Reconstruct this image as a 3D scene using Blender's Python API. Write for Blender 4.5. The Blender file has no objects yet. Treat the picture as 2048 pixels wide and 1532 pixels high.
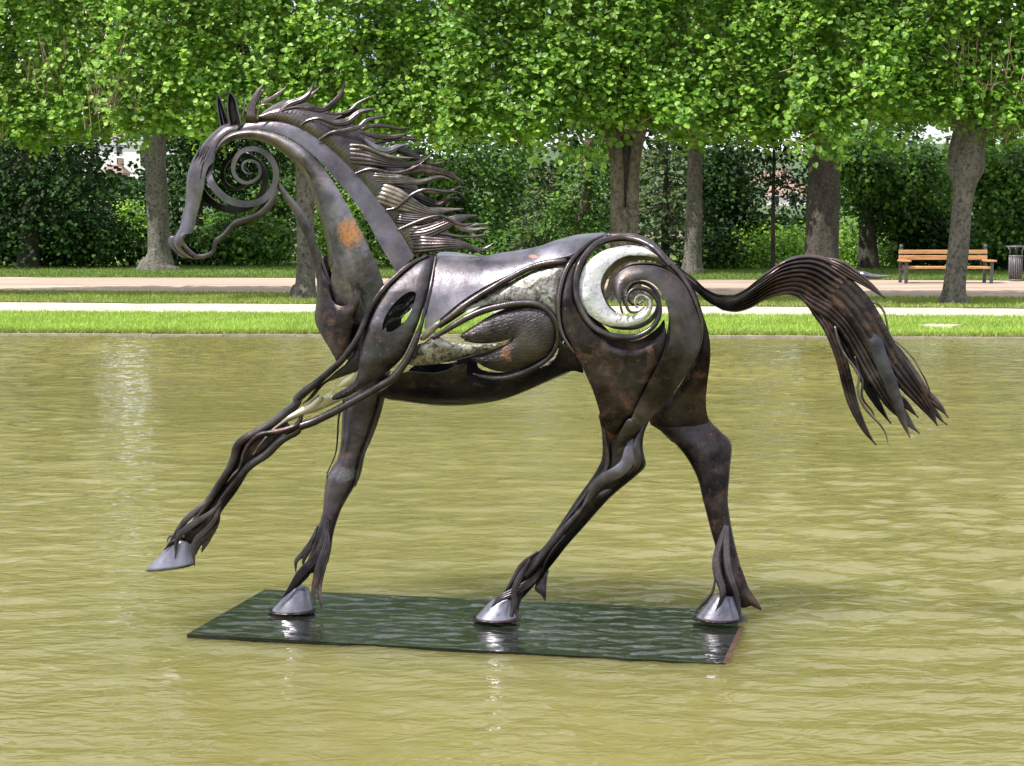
import bpy, bmesh, math, random
import numpy as np
from mathutils import Vector, Matrix
from mathutils.geometry import delaunay_2d_cdt

random.seed(7)
RNG = np.random.default_rng(11)
SC = bpy.context.scene
COL = SC.collection
R = math.radians

# ------------------------------------------------------------------ camera
F = 3000.0                       # focal length in pixels of the 2048 px wide photograph
CAM = np.array([0.0, 0.0, 1.70])
PITCH = math.atan(340.0 / F)
cam_d = bpy.data.cameras.new("camera")
cam_d.sensor_width = 36.0
cam_d.lens = 36.0 * F / 2048.0
cam_d.clip_start = 0.1
cam_d.clip_end = 3000.0
cam_o = bpy.data.objects.new("camera", cam_d)
COL.objects.link(cam_o)
cam_o.location = CAM
cam_o.rotation_euler = (math.pi / 2 - PITCH, 0, 0)
SC.camera = cam_o

# ------------------------------------------------------------------ sky, sun, exposure
TO_SUN = Vector((-0.50, -0.27, 0.82)).normalized()
SUN_EL = math.asin(TO_SUN.z)
SUN_AZ = math.atan2(TO_SUN.x, TO_SUN.y)
W = bpy.data.worlds.new("World")
SC.world = W
W.use_nodes = True
wn, wl = W.node_tree.nodes, W.node_tree.links
wn.clear()
sky = wn.new("ShaderNodeTexSky")
sky.sky_type = 'NISHITA'
sky.sun_disc = False
sky.sun_elevation = SUN_EL
sky.sun_rotation = SUN_AZ
sky.air_density = 1.0
sky.dust_density = 1.5
wtc = wn.new("ShaderNodeTexCoord")
wmap = wn.new("ShaderNodeMapping")
wmap.inputs['Scale'].default_value = (1.0, 1.0, 2.2)
wno = wn.new("ShaderNodeTexNoise")
wno.inputs['Scale'].default_value = 2.6
wno.inputs['Detail'].default_value = 6.0
wno.inputs['Roughness'].default_value = 0.55
wra = wn.new("ShaderNodeValToRGB")
wra.color_ramp.elements[0].position = 0.36
wra.color_ramp.elements[1].position = 0.55
wmx = wn.new("ShaderNodeMixRGB")
wmx.inputs[2].default_value = (13.0, 13.3, 13.8, 1)
wbg = wn.new("ShaderNodeBackground")
wbg.inputs['Strength'].default_value = 0.095
wout = wn.new("ShaderNodeOutputWorld")
wl.new(wtc.outputs['Generated'], wmap.inputs[0])
wl.new(wmap.outputs[0], wno.inputs['Vector'])
wl.new(wno.outputs['Fac'], wra.inputs[0])
wl.new(wra.outputs[0], wmx.inputs[0])
wl.new(sky.outputs[0], wmx.inputs[1])
wl.new(wmx.outputs[0], wbg.inputs[0])
wl.new(wbg.outputs[0], wout.inputs[0])

sun_d = bpy.data.lights.new("sun", 'SUN')
sun_d.energy = 5.0
sun_d.angle = R(0.5)
sun_d.color = (1.0, 0.955, 0.88)
sun_o = bpy.data.objects.new("sun", sun_d)
COL.objects.link(sun_o)
sun_o.location = (-20, -20, 30)
sun_o.rotation_euler = TO_SUN.to_track_quat('Z', 'Y').to_euler()

SC.view_settings.view_transform = 'Standard'
SC.view_settings.look = 'None'
SC.view_settings.exposure = 0.55
SC.view_settings.gamma = 1.0
SC.view_settings.use_curve_mapping = False

# ------------------------------------------------------------------ photograph geometry -> world
FWD = np.array([0, math.cos(PITCH), -math.sin(PITCH)])
UPV = np.array([0, math.sin(PITCH), math.cos(PITCH)])
RGT = np.array([1.0, 0, 0])

def rays(px, py):
    px = np.asarray(px, float); py = np.asarray(py, float)
    a = (px - 1024.0) / F; b = (766.0 - py) / F
    return a[..., None] * RGT + b[..., None] * UPV + FWD

def G(px, py, z):
    d = rays(px, py); t = (z - CAM[2]) / d[..., 2]
    return CAM + d * t[..., None]

def AT(px, py, Y):
    d = rays(px, py); t = Y / d[..., 1]
    return CAM + d * t[..., None]


# frame of the sculpture: origin on its middle plane at water level, UA along the horse, DA towards the viewer's side
HO = np.array([-0.07, 6.12, 0.0])
UA = np.array([0.996, -0.090, 0.0]); UA /= np.linalg.norm(UA)
DA = np.array([UA[1], -UA[0], 0.0])
def PL(px, py, d):
    """point of the sculpture: photo position + sideways distance d from its middle plane -> sculpture space"""
    dr = rays(px, py); d = np.asarray(d, float) * np.ones(np.shape(px))
    t = (d - (CAM - HO) @ DA) / (dr @ DA)
    X = CAM + dr * t[..., None] - HO
    return np.stack([X @ UA, -d, X[..., 2]], -1)
def SPOT(px, py, d): return tuple(float(v) for v in PL(np.array(px), np.array(py), d))

# ------------------------------------------------------------------ materials
def nt(name):
    m = bpy.data.materials.new(name); m.use_nodes = True
    n = m.node_tree.nodes; l = m.node_tree.links
    return m, n, l, n['Principled BSDF']

def noise(n, l, scale, detail=4, rough=0.55, coord='Object', stretch=None, dist=0.0):
    tc = n.new("ShaderNodeTexCoord"); mp = n.new("ShaderNodeMapping")
    if stretch: mp.inputs['Scale'].default_value = stretch
    no = n.new("ShaderNodeTexNoise")
    no.inputs['Scale'].default_value = scale; no.inputs['Detail'].default_value = detail
    no.inputs['Roughness'].default_value = rough; no.inputs['Distortion'].default_value = dist
    l.new(tc.outputs[coord], mp.inputs[0]); l.new(mp.outputs[0], no.inputs['Vector'])
    return no.outputs['Fac']

def ramp(n, l, fac, stops):
    r = n.new("ShaderNodeValToRGB")
    el = r.color_ramp.elements
    while len(el) < len(stops): el.new(0.5)
    for e, (p, c) in zip(el, stops):
        e.position = p; e.color = (*c, 1) if len(c) == 3 else c
    l.new(fac, r.inputs[0])
    return r.outputs[0]

def mixc(n, l, fac, a, b, mode='MIX'):
    m = n.new("ShaderNodeMixRGB"); m.blend_type = mode
    for s, v in ((0, fac), (1, a), (2, b)):
        if hasattr(v, 'is_linked') or hasattr(v, 'links'): l.new(v, m.inputs[s])
        else: m.inputs[s].default_value = v if s == 0 else (*v, 1)
    return m.outputs[0]

def bump(n, l, b, h, strength, dist=0.01, prev=None):
    bp = n.new("ShaderNodeBump")
    bp.inputs['Strength'].default_value = strength; bp.inputs['Distance'].default_value = dist
    l.new(h, bp.inputs['Height'])
    if prev: l.new(prev, bp.inputs['Normal'])
    l.new(bp.outputs[0], b.inputs['Normal'])
    return bp.outputs[0]

def white(v): return (v, v, v)

def steel(name, c0, c1, rust=(0.30, 0.10, 0.03), rust_lo=0.62, rust_hi=0.72, rough=0.36, scale=5.0, metal=0.95, lines=0.0, dents=0.25, stretch=None, spots=(), soot=0.55, specks=0.0, warm=(1.07, .97, .90)):
    """spots: patches of own colour at a place of the sculpture (centre, radii, colour, metallic)"""
    m, n, l, b = nt(name)
    a = noise(n, l, scale, 6, 0.62, stretch=stretch)
    base = ramp(n, l, a, [(0.33, c0), (0.66, c1)])
    # fire scale: darker blotches left by forging
    so = ramp(n, l, noise(n, l, scale * .62, 7, 0.68, dist=.4), [(0.44, white(1.0)), (0.62, white(1.0 - soot))])
    base = mixc(n, l, 1.0, base, so, 'MULTIPLY')
    wt = ramp(n, l, noise(n, l, scale * .8, 5, .6, dist=.5), [(0.42, (0.98, 1.0, 1.05)), (0.62, warm)])
    base = mixc(n, l, 1.0, base, wt, 'MULTIPLY')
    rm = ramp(n, l, noise(n, l, scale * 1.35, 8, 0.70, dist=0.6), [(rust_lo, white(0)), (rust_hi, white(1))])
    rfac = n.new("ShaderNodeMath"); rfac.operation = 'MULTIPLY'; rfac.inputs[1].default_value = 0.8
    l.new(rm, rfac.inputs[0])
    grain = ramp(n, l, noise(n, l, 75, 5, .75), [(0.40, white(.1)), (0.58, white(1))])
    rf2 = mixc(n, l, 1.0, rfac.outputs[0], grain, 'MULTIPLY')
    col = mixc(n, l, rf2, base, rust)
    speck = ramp(n, l, noise(n, l, 95.0, 2, 0.5), [(0.69, white(0)), (0.75, white(1))])
    sf = n.new("ShaderNodeMath"); sf.operation = 'MULTIPLY'; sf.inputs[1].default_value = specks; l.new(speck, sf.inputs[0])
    col = mixc(n, l, sf.outputs[0], col, tuple(min(1, 3.0 * v) for v in c1))
    mm = n.new("ShaderNodeMapRange"); mm.inputs['To Min'].default_value = metal; mm.inputs['To Max'].default_value = 0.25
    l.new(rfac.outputs[0], mm.inputs['Value'])
    met = mm.outputs[0]
    rr = ramp(n, l, noise(n, l, 9.0, 5, 0.6), [(0.3, white(rough - 0.07)), (0.7, white(rough + 0.16))])
    rgh = mixc(n, l, rfac.outputs[0], rr, white(0.7))
    for cen, rad, scol, smet in spots:
        tc = n.new("ShaderNodeTexCoord")
        sub = n.new("ShaderNodeVectorMath"); sub.operation = 'SUBTRACT'; sub.inputs[1].default_value = cen
        dv = n.new("ShaderNodeVectorMath"); dv.operation = 'DIVIDE'; dv.inputs[1].default_value = rad
        ln = n.new("ShaderNodeVectorMath"); ln.operation = 'LENGTH'
        l.new(tc.outputs['Object'], sub.inputs[0]); l.new(sub.outputs[0], dv.inputs[0]); l.new(dv.outputs[0], ln.inputs[0])
        ad = n.new("ShaderNodeMath"); ad.operation = 'MULTIPLY_ADD'; ad.inputs[1].default_value = 1.5
        l.new(noise(n, l, 34, 7, 0.75), ad.inputs[0]); l.new(ln.outputs['Value'], ad.inputs[2])
        fac = ramp(n, l, ad.outputs[0], [(0.0, white(.92)), (0.5, white(.92)), (0.75, white(.0))])
        fac.node.color_ramp.elements[1].position = .56
        hv = n.new("ShaderNodeMath"); hv.operation = 'MULTIPLY'; hv.inputs[1].default_value = .5
        l.new(ad.outputs[0], hv.inputs[0]); l.new(hv.outputs[0], fac.node.inputs[0])
        gr = ramp(n, l, noise(n, l, 110, 4, .7), [(0.36, white(.15)), (0.55, white(1))])
        fac = mixc(n, l, 1.0, fac, gr, 'MULTIPLY')
        col = mixc(n, l, fac, col, scol); met = mixc(n, l, fac, met, white(smet))
        if smet < .5: rgh = mixc(n, l, fac, rgh, white(.72))
    l.new(col, b.inputs['Base Color']); l.new(met, b.inputs['Metallic']); l.new(rgh, b.inputs['Roughness'])
    nb = bump(n, l, b, noise(n, l, 26.0, 3, 0.5), dents, 0.010)
    nb = bump(n, l, b, noise(n, l, 140.0, 3, 0.6), 0.22, 0.003, nb)
    if lines > 0:
        bump(n, l, b, noise(n, l, 30.0, 4, 0.6, stretch=(1.0, 1.0, 6.0), dist=0.8), lines, 0.014, nb)
    return m

M = {}
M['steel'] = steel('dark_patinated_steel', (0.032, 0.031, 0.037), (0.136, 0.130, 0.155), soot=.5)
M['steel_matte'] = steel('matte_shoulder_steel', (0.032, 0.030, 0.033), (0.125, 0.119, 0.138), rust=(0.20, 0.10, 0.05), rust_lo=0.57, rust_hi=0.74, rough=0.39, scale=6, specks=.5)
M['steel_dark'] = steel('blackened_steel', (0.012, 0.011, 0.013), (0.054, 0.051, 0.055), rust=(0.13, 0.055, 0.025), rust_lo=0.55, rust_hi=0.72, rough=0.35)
M['steel_brown'] = steel('brown_rusted_steel', (0.022, 0.018, 0.020), (0.086, 0.072, 0.077), rust=(0.17, 0.065, 0.03), rust_lo=0.51, rust_hi=0.70, rough=0.33, scale=8, specks=.5)
M['steel_bright'] = steel('polished_back_steel', (0.102, 0.097, 0.114), (0.324, 0.305, 0.356), rust=(0.30, 0.16, 0.09), rust_lo=0.66, rust_hi=0.76, rough=0.30, dents=.07, soot=.4, spots=[(SPOT(1069, 512, .1), (.035, .12, .012), (.50, .17, .06), .2)], warm=(1.03, .99, .95))
M['steel_neck'] = steel('scaled_neck_steel', (0.078, 0.073, 0.083), (0.281, 0.263, 0.299), rust=(0.20, 0.13, 0.07), rust_lo=0.63, rust_hi=0.78, rough=0.36, soot=.68, scale=4.5, spots=[(SPOT(700, 466, .12), (.075, .2, .105), (.34, .14, .03), .2)])
M['steel_band'] = steel('grey_flat_bar_steel', (0.065, 0.059, 0.068), (0.187, 0.174, 0.200), rust=(0.18, 0.12, 0.06), rust_lo=0.66, rust_hi=0.78, rough=0.32, dents=0.10, soot=.5, warm=(1.03, .99, .95))
M['steel_rod'] = steel('forged_rod_steel', (0.038, 0.033, 0.037), (0.140, 0.123, 0.135), rust=(0.15, 0.08, 0.065), rough=0.25, dents=0.12)
M['steel_hair'] = steel('forged_hair_steel', (0.041, 0.035, 0.038), (0.158, 0.139, 0.151), rust=(0.18, 0.09, 0.075), rust_lo=0.59, rust_hi=0.76, rough=0.27, dents=0.1)
M['steel_pale'] = steel('pale_brass_toned_steel', (0.108, 0.097, 0.089), (0.316, 0.286, 0.268), rust=(0.13, 0.11, 0.07), rust_lo=0.58, rust_hi=0.70, rough=0.36, scale=9)
M['steel_cream'] = steel('cream_brass_steel', (0.340, 0.315, 0.250), (0.620, 0.590, 0.510), rust=(0.22, 0.18, 0.11), rust_lo=0.58, rust_hi=0.70, rough=0.36, scale=9, soot=.25, warm=(1.03, .99, .95))
M['steel_hoof'] = steel('polished_hoof_steel', (0.136, 0.133, 0.161), (0.324, 0.317, 0.372), rust=(0.24, 0.16, 0.11), rust_lo=0.68, rust_hi=0.8, rough=0.30, dents=0.08, soot=.35, warm=(1.03, .99, .95))
M['steel_feather'] = steel('chased_feather_steel', (0.024, 0.022, 0.026), (0.113, 0.102, 0.109), rust=(0.34, 0.12, 0.025), rust_lo=0.58, rust_hi=0.66, rough=0.34, scale=6, lines=0.3, dents=.1)
M['steel_tail'] = steel('tail_steel', (0.029, 0.025, 0.026), (0.119, 0.098, 0.105), rust=(0.15, 0.06, 0.038), rust_lo=0.53, rust_hi=0.70, rough=0.30, dents=0.12)
M['steel_thigh'] = steel('olive_brown_thigh_steel', (0.027, 0.025, 0.025), (0.111, 0.101, 0.104), rust=(0.19, 0.10, 0.055), rust_lo=0.55, rust_hi=0.72, rough=0.35, scale=6)
M['steel_shin'] = steel('heat_tinted_shin_steel', (0.027, 0.024, 0.026), (0.107, 0.090, 0.098), rust=(0.18, 0.08, 0.045), rust_lo=0.55, rust_hi=0.70, rough=0.33, spots=[(SPOT(688, 947, -.08), (.14, .3, .05), (.17, .168, .19), .9)])

def silver(name, c0, c1, spot, lo=0.56, hi=0.66, ro=0.0):
    m, n, l, b = nt(name)
    base = ramp(n, l, noise(n, l, 12, 6, 0.65), [(0.35, c0), (0.6, c1)])
    sp = ramp(n, l, noise(n, l, 42, 5, 0.7, dist=0.7), [(lo, white(0)), (hi, white(1))])
    l.new(mixc(n, l, sp, base, spot), b.inputs['Base Color'])
    b.inputs['Metallic'].default_value = 0.95
    l.new(ramp(n, l, noise(n, l, 30, 4), [(0.3, white(0.30 + ro)), (0.7, white(0.48 + ro))]), b.inputs['Roughness'])
    v = n.new("ShaderNodeTexVoronoi"); v.inputs['Scale'].default_value = 60
    tc = n.new("ShaderNodeTexCoord"); l.new(tc.outputs['Object'], v.inputs['Vector'])
    nb = bump(n, l, b, v.outputs['Distance'], 0.22, 0.005)
    bump(n, l, b, noise(n, l, 55, 4, 0.6), 0.3, 0.005, nb)
    return m
M['silver'] = silver('hammered_silver_steel', (0.40, 0.39, 0.385), (0.58, 0.565, 0.56), (0.13, 0.12, 0.11), ro=.05)
M['silver_dull'] = silver('mottled_dull_silver', (0.12, 0.114, 0.105), (0.31, 0.295, 0.275), (0.05, 0.046, 0.04), .47, .60, .06)

def wood():
    m, n, l, b = nt('varnished_bench_wood')
    l.new(ramp(n, l, noise(n, l, 3.0, 5, 0.6, stretch=(1, 8, 8)), [(0.35, (0.36, 0.17, 0.07)), (0.65, (0.55, 0.31, 0.145))]), b.inputs['Base Color'])
    b.inputs['Roughness'].default_value = 0.45
    return m
M['wood'] = wood()

def plain(name, c0, c1, scale=8, rough=0.6, metal=0.0, bstr=0.0, bscale=40, stretch=None, detail=5):
    m, n, l, b = nt(name)
    l.new(ramp(n, l, noise(n, l, scale, detail, 0.62, stretch=stretch), [(0.33, c0), (0.67, c1)]), b.inputs['Base Color'])
    b.inputs['Roughness'].default_value = rough; b.inputs['Metallic'].default_value = metal
    if bstr: bump(n, l, b, noise(n, l, bscale, 5, 0.6), bstr, 0.02)
    return m
M['iron'] = plain('dark_grey_painted_iron', (0.055, 0.058, 0.066), (0.09, 0.095, 0.105), 20, 0.45, 0.3)
M['bin'] = plain('grey_metal_bin', (0.12, 0.115, 0.12), (0.20, 0.19, 0.20), 20, 0.5, 0.3)
M['gravel'] = plain('pale_gravel', (0.33, 0.28, 0.235), (0.56, 0.495, 0.43), 2.2, 0.95, 0, 0.4, 30, detail=9)
M['dirt'] = plain('pinkish_dirt', (0.25, 0.18, 0.14), (0.45, 0.35, 0.285), 1.1, 0.95, 0, 0.4, 20, stretch=(0.12, 1.0, 1.0), detail=9)
M['soil'] = plain('soil', (0.10, 0.085, 0.05), (0.18, 0.15, 0.09), 2.0, 0.95, 0, 0.4, 20)
M['stone'] = plain('pool_kerb_stone', (0.20, 0.17, 0.125), (0.36, 0.31, 0.24), 5, 0.85, 0, 0.4, 40)
M['wall_white'] = plain('white_render', (0.70, 0.69, 0.66), (0.80, 0.79, 0.76), 1, 0.9)
M['wall_cream'] = plain('cream_render', (0.60, 0.52, 0.42), (0.70, 0.62, 0.52), 1, 0.9)
M['roof_grey'] = plain('grey_slate', (0.16, 0.16, 0.18), (0.24, 0.24, 0.26), 3, 0.8)
M['roof_red'] = plain('red_tile', (0.20, 0.125, 0.10), (0.28, 0.18, 0.145), 3, 0.8)
M['pane'] = plain('dark_window_pane', (0.03, 0.035, 0.04), (0.05, 0.055, 0.06), 3, 0.15)
M['hill'] = plain('wooded_hill', (0.03, 0.055, 0.02), (0.07, 0.11, 0.035), 0.12, 0.95)

def grassy(name, c0, c1, c2, scale=1.2):
    m, n, l, b = nt(name)
    a = ramp(n, l, noise(n, l, scale, 7, 0.65), [(0.30, c0), (0.50, c1), (0.72, c2)])
    f = ramp(n, l, noise(n, l, 45, 3, 0.6), [(0.3, white(0.72)), (0.7, white(1.2))])
    l.new(mixc(n, l, 1.0, a, f, 'MULTIPLY'), b.inputs['Base Color'])
    b.inputs['Roughness'].default_value = 0.85
    bump(n, l, b, noise(n, l, 60, 4), 0.6, 0.03)
    return m
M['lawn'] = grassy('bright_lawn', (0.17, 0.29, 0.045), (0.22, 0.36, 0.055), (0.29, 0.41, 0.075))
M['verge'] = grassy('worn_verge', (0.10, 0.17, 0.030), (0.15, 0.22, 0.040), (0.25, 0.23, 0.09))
M['far_lawn'] = grassy('shaded_lawn', (0.08, 0.13, 0.020), (0.12, 0.19, 0.030), (0.16, 0.20, 0.05))  # darker copy of the lawn green, tree shade put into the colour

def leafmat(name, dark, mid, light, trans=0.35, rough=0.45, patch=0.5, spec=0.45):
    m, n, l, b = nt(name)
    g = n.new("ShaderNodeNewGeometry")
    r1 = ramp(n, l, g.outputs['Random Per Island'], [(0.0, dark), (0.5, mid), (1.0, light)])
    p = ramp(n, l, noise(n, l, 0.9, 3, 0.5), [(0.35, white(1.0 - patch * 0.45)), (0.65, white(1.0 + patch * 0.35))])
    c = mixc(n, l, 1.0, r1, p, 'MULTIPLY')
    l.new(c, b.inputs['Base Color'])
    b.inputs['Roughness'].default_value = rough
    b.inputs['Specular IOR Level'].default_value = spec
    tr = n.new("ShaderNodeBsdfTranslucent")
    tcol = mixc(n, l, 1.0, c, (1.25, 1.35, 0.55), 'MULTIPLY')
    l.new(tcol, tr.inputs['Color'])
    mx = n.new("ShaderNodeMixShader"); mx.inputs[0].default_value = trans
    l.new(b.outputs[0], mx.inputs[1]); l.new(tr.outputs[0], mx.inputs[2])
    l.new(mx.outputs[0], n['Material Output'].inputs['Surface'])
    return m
M['lime_leaf'] = leafmat('lime_leaf', (0.060, 0.150, 0.016), (0.140, 0.285, 0.028), (0.30, 0.47, 0.07))
M['lime_leaf_b'] = leafmat('lime_leaf_fresh', (0.070, 0.165, 0.016), (0.155, 0.31, 0.032), (0.32, 0.48, 0.075))
M['wood_leaf'] = leafmat('woodland_leaf', (0.025, 0.070, 0.012), (0.060, 0.145, 0.020), (0.16, 0.29, 0.04), 0.35, .5, .9, .25)
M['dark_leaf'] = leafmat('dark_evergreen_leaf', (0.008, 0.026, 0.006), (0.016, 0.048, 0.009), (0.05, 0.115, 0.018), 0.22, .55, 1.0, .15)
M['bush_leaf'] = leafmat('bright_bush_leaf', (0.12, 0.25, 0.025), (0.20, 0.37, 0.04), (0.32, 0.48, 0.07), 0.4)  # lime green, lifted to make up for sunlight the crowns block
M['needle'] = leafmat('spruce_needle', (0.030, 0.060, 0.018), (0.060, 0.105, 0.024), (0.13, 0.17, 0.04), 0.15, 0.6)
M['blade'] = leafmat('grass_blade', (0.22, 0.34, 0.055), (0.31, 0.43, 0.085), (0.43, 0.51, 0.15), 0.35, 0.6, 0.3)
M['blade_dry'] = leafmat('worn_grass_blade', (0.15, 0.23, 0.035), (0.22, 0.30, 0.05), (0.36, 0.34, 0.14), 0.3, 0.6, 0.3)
M['blade_far'] = leafmat('far_grass_blade', (0.08, 0.14, 0.02), (0.12, 0.19, 0.03), (0.18, 0.24, 0.05), 0.3, 0.6, 0.3)  # blades darkened to match, with the trees' shade in their green
M['twig'] = plain('twig_bark', (0.16, 0.11, 0.07), (0.34, 0.25, 0.17), 9, 0.85)

def bark(name, c0, c1, lichen, lfac):
    m, n, l, b = nt(name)
    a = ramp(n, l, noise(n, l, 5, 8, 0.7, stretch=(1, 1, 0.35)), [(0.34, c0), (0.66, c1)])
    f = ramp(n, l, noise(n, l, 3.4, 8, 0.75), [(lfac, white(0)), (lfac + 0.12, white(1))])
    c = mixc(n, l, f, a, lichen)
    k = ramp(n, l, noise(n, l, 16, 6, 0.75), [(0.38, white(0.25)), (0.52, white(1))])
    l.new(mixc(n, l, 1.0, c, k, 'MULTIPLY'), b.inputs['Base Color'])
    b.inputs['Roughness'].default_value = 0.92
    nb = bump(n, l, b, noise(n, l, 14, 8, 0.7, stretch=(1, 1, 0.45)), 1.0, 0.06)
    return m
M['bark_grey'] = bark('grey_lime_bark', (0.075, 0.068, 0.058), (0.20, 0.185, 0.16), (0.30, 0.31, 0.22), 0.57)
M['bark_brown'] = bark('brown_split_bark', (0.07, 0.055, 0.04), (0.20, 0.165, 0.12), (0.25, 0.25, 0.17), 0.60)
M['bark_dark'] = bark('dark_bark', (0.035, 0.03, 0.025), (0.10, 0.085, 0.07), (0.12, 0.13, 0.08), 0.66)

def water_mat():
    m, n, l, b = nt('murky_green_pond_water')
    c = ramp(n, l, noise(n, l, 0.35, 4, 0.5), [(0.3, (0.130, 0.119, 0.036)), (0.7, (0.176, 0.158, 0.056))])
    l.new(c, b.inputs['Base Color'])
    b.inputs['Roughness'].default_value = 0.02
    b.inputs['IOR'].default_value = 1.33
    b.subsurface_method = 'BURLEY'              # suspended mud scatters the light inside the water
    b.inputs['Subsurface Weight'].default_value = 1.0
    b.inputs['Subsurface Radius'].default_value = (1.0, 0.9, 0.45)
    b.inputs['Subsurface Scale'].default_value = 1.1
    b1 = bump(n, l, b, noise(n, l, 16.0, 3, 0.5, stretch=(0.45, 1.0, 1.0), dist=0.6), 0.7, 0.016)
    bump(n, l, b, noise(n, l, 40.0, 3, 0.5, stretch=(0.5, 1.0, 1.0)), 0.25, 0.005, b1)
    return m
M['water'] = water_mat()

def plate_mat():
    m, n, l, b = nt('wet_algae_steel_plate')
    l.new(ramp(n, l, noise(n, l, 7, 7, 0.7), [(0.35, (0.007, 0.008, 0.006)), (0.55, (0.011, 0.013, 0.009)), (0.75, (0.024, 0.032, 0.014))]), b.inputs['Base Color'])
    b.inputs['Roughness'].default_value = 0.25
    b.inputs['Specular IOR Level'].default_value = 0.1
    b.inputs['Coat Weight'].default_value = 1.0
    b.inputs['Coat Roughness'].default_value = 0.03
    b.inputs['Coat IOR'].default_value = 1.33
    h1 = noise(n, l, 11.0, 3, 0.5, stretch=(0.5, 1, 1), dist=0.5)
    bp = n.new("ShaderNodeBump"); bp.inputs['Strength'].default_value = 0.6; bp.inputs['Distance'].default_value = 0.02
    l.new(h1, bp.inputs['Height']); l.new(bp.outputs[0], b.inputs['Coat Normal'])
    return m
M['plate'] = plate_mat()
M['plate_rust'] = plain('red_rust_plate_edge', (0.020, 0.010, 0.007), (0.085, 0.036, 0.020), 14, 0.6)
M['plate_edge'] = plain('rusty_plate_edge', (0.05, 0.04, 0.02), (0.26, 0.17, 0.05), 9, 0.5)

# ------------------------------------------------------------------ object helpers
def link(o, parent=None):
    COL.objects.link(o)
    if parent: o.parent = parent
    return o

def tag(o, label=None, cat=None, group=None, kind=None):
    if label: o['label'] = label
    if cat: o['category'] = cat
    if group: o['group'] = group
    if kind: o['kind'] = kind
    return o

def empty(name, loc, rz=0.0):
    o = bpy.data.objects.new(name, None)
    o.empty_display_size = 0.3
    o.location = loc; o.rotation_euler = (0, 0, rz)
    COL.objects.link(o)
    return o

def mesh(name, verts, faces, mat, parent=None, smooth=True):
    me = bpy.data.meshes.new(name)
    me.from_pydata([tuple(map(float, v)) for v in verts], [], [tuple(int(i) for i in f) for f in faces])
    me.materials.append(M[mat] if isinstance(mat, str) else mat)
    me.update()
    if smooth:
        me.polygons.foreach_set('use_smooth', [True] * len(me.polygons))
    return link(bpy.data.objects.new(name, me), parent)

def fast_mesh(name, V, Fq, mat, parent=None, smooth=False):
    """V (n,3) array, Fq (m,k) array of equal sized faces"""
    me = bpy.data.meshes.new(name)
    k = Fq.shape[1]
    me.vertices.add(len(V)); me.vertices.foreach_set('co', np.ascontiguousarray(V, dtype=np.float32).ravel())
    me.loops.add(Fq.size); me.loops.foreach_set('vertex_index', np.ascontiguousarray(Fq, dtype=np.int32).ravel())
    me.polygons.add(len(Fq))
    me.polygons.foreach_set('loop_start', np.arange(0, Fq.size, k, dtype=np.int32))
    me.materials.append(M[mat])
    me.update(calc_edges=True)
    me.polygons.foreach_set('use_smooth', np.full(len(Fq), smooth))
    return link(bpy.data.objects.new(name, me), parent)

def box_vf(x0, x1, y0, y1, z0, z1):
    v = [(x0,y0,z0),(x1,y0,z0),(x1,y1,z0),(x0,y1,z0),(x0,y0,z1),(x1,y0,z1),(x1,y1,z1),(x0,y1,z1)]
    f = [(0,3,2,1),(4,5,6,7),(0,1,5,4),(1,2,6,5),(2,3,7,6),(3,0,4,7)]
    return v, f

def bevel_box(name, x0, x1, y0, y1, z0, z1, mat, parent, bev=0.006):
    v, f = box_vf(x0, x1, y0, y1, z0, z1)
    bm = bmesh.new()
    bv = [bm.verts.new(p) for p in v]
    for q in f: bm.faces.new([bv[i] for i in q])
    bmesh.ops.bevel(bm, geom=list(bm.edges), offset=bev, segments=1, affect='EDGES')
    me = bpy.data.meshes.new(name); bm.to_mesh(me); bm.free()
    me.materials.append(M[mat])
    return link(bpy.data.objects.new(name, me), parent)

# ------------------------------------------------------------------ curve helpers
def cr(pts, per=6, closed=False):
    """Catmull-Rom through pts (n,k)"""
    P = np.asarray(pts, float)
    n = len(P)
    if n < 3 and not closed:
        t = np.linspace(0, 1, per + 1)[:, None]
        return P[0] * (1 - t) + P[1] * t
    if closed: Q = np.vstack([P[-1], P, P[0], P[1]]); segs = n
    else: Q = np.vstack([2 * P[0] - P[1], P, 2 * P[-1] - P[-2]]); segs = n - 1
    out = []
    for i in range(segs):
        p0, p1, p2, p3 = Q[i], Q[i+1], Q[i+2], Q[i+3]
        for t in np.arange(per) / per:
            out.append(0.5 * ((2*p1) + (-p0+p2)*t + (2*p0-5*p1+4*p2-p3)*t*t + (-p0+3*p1-3*p2+p3)*t**3))
    if not closed: out.append(P[-1])
    return np.array(out)

def resample(P, n):
    P = np.asarray(P, float)
    s = np.r_[0, np.cumsum(np.linalg.norm(np.diff(P[:, :2], axis=0), axis=1))]
    t = np.linspace(0, s[-1], n)
    return np.stack([np.interp(t, s, P[:, k]) for k in range(P.shape[1])], 1)

def along(vals, n):
    if callable(vals): return vals
    if np.isscalar(vals): return np.full(n, float(vals))
    v = np.asarray(vals, float)
    return np.interp(np.linspace(0, 1, n), np.linspace(0, 1, len(v)), v)

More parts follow.
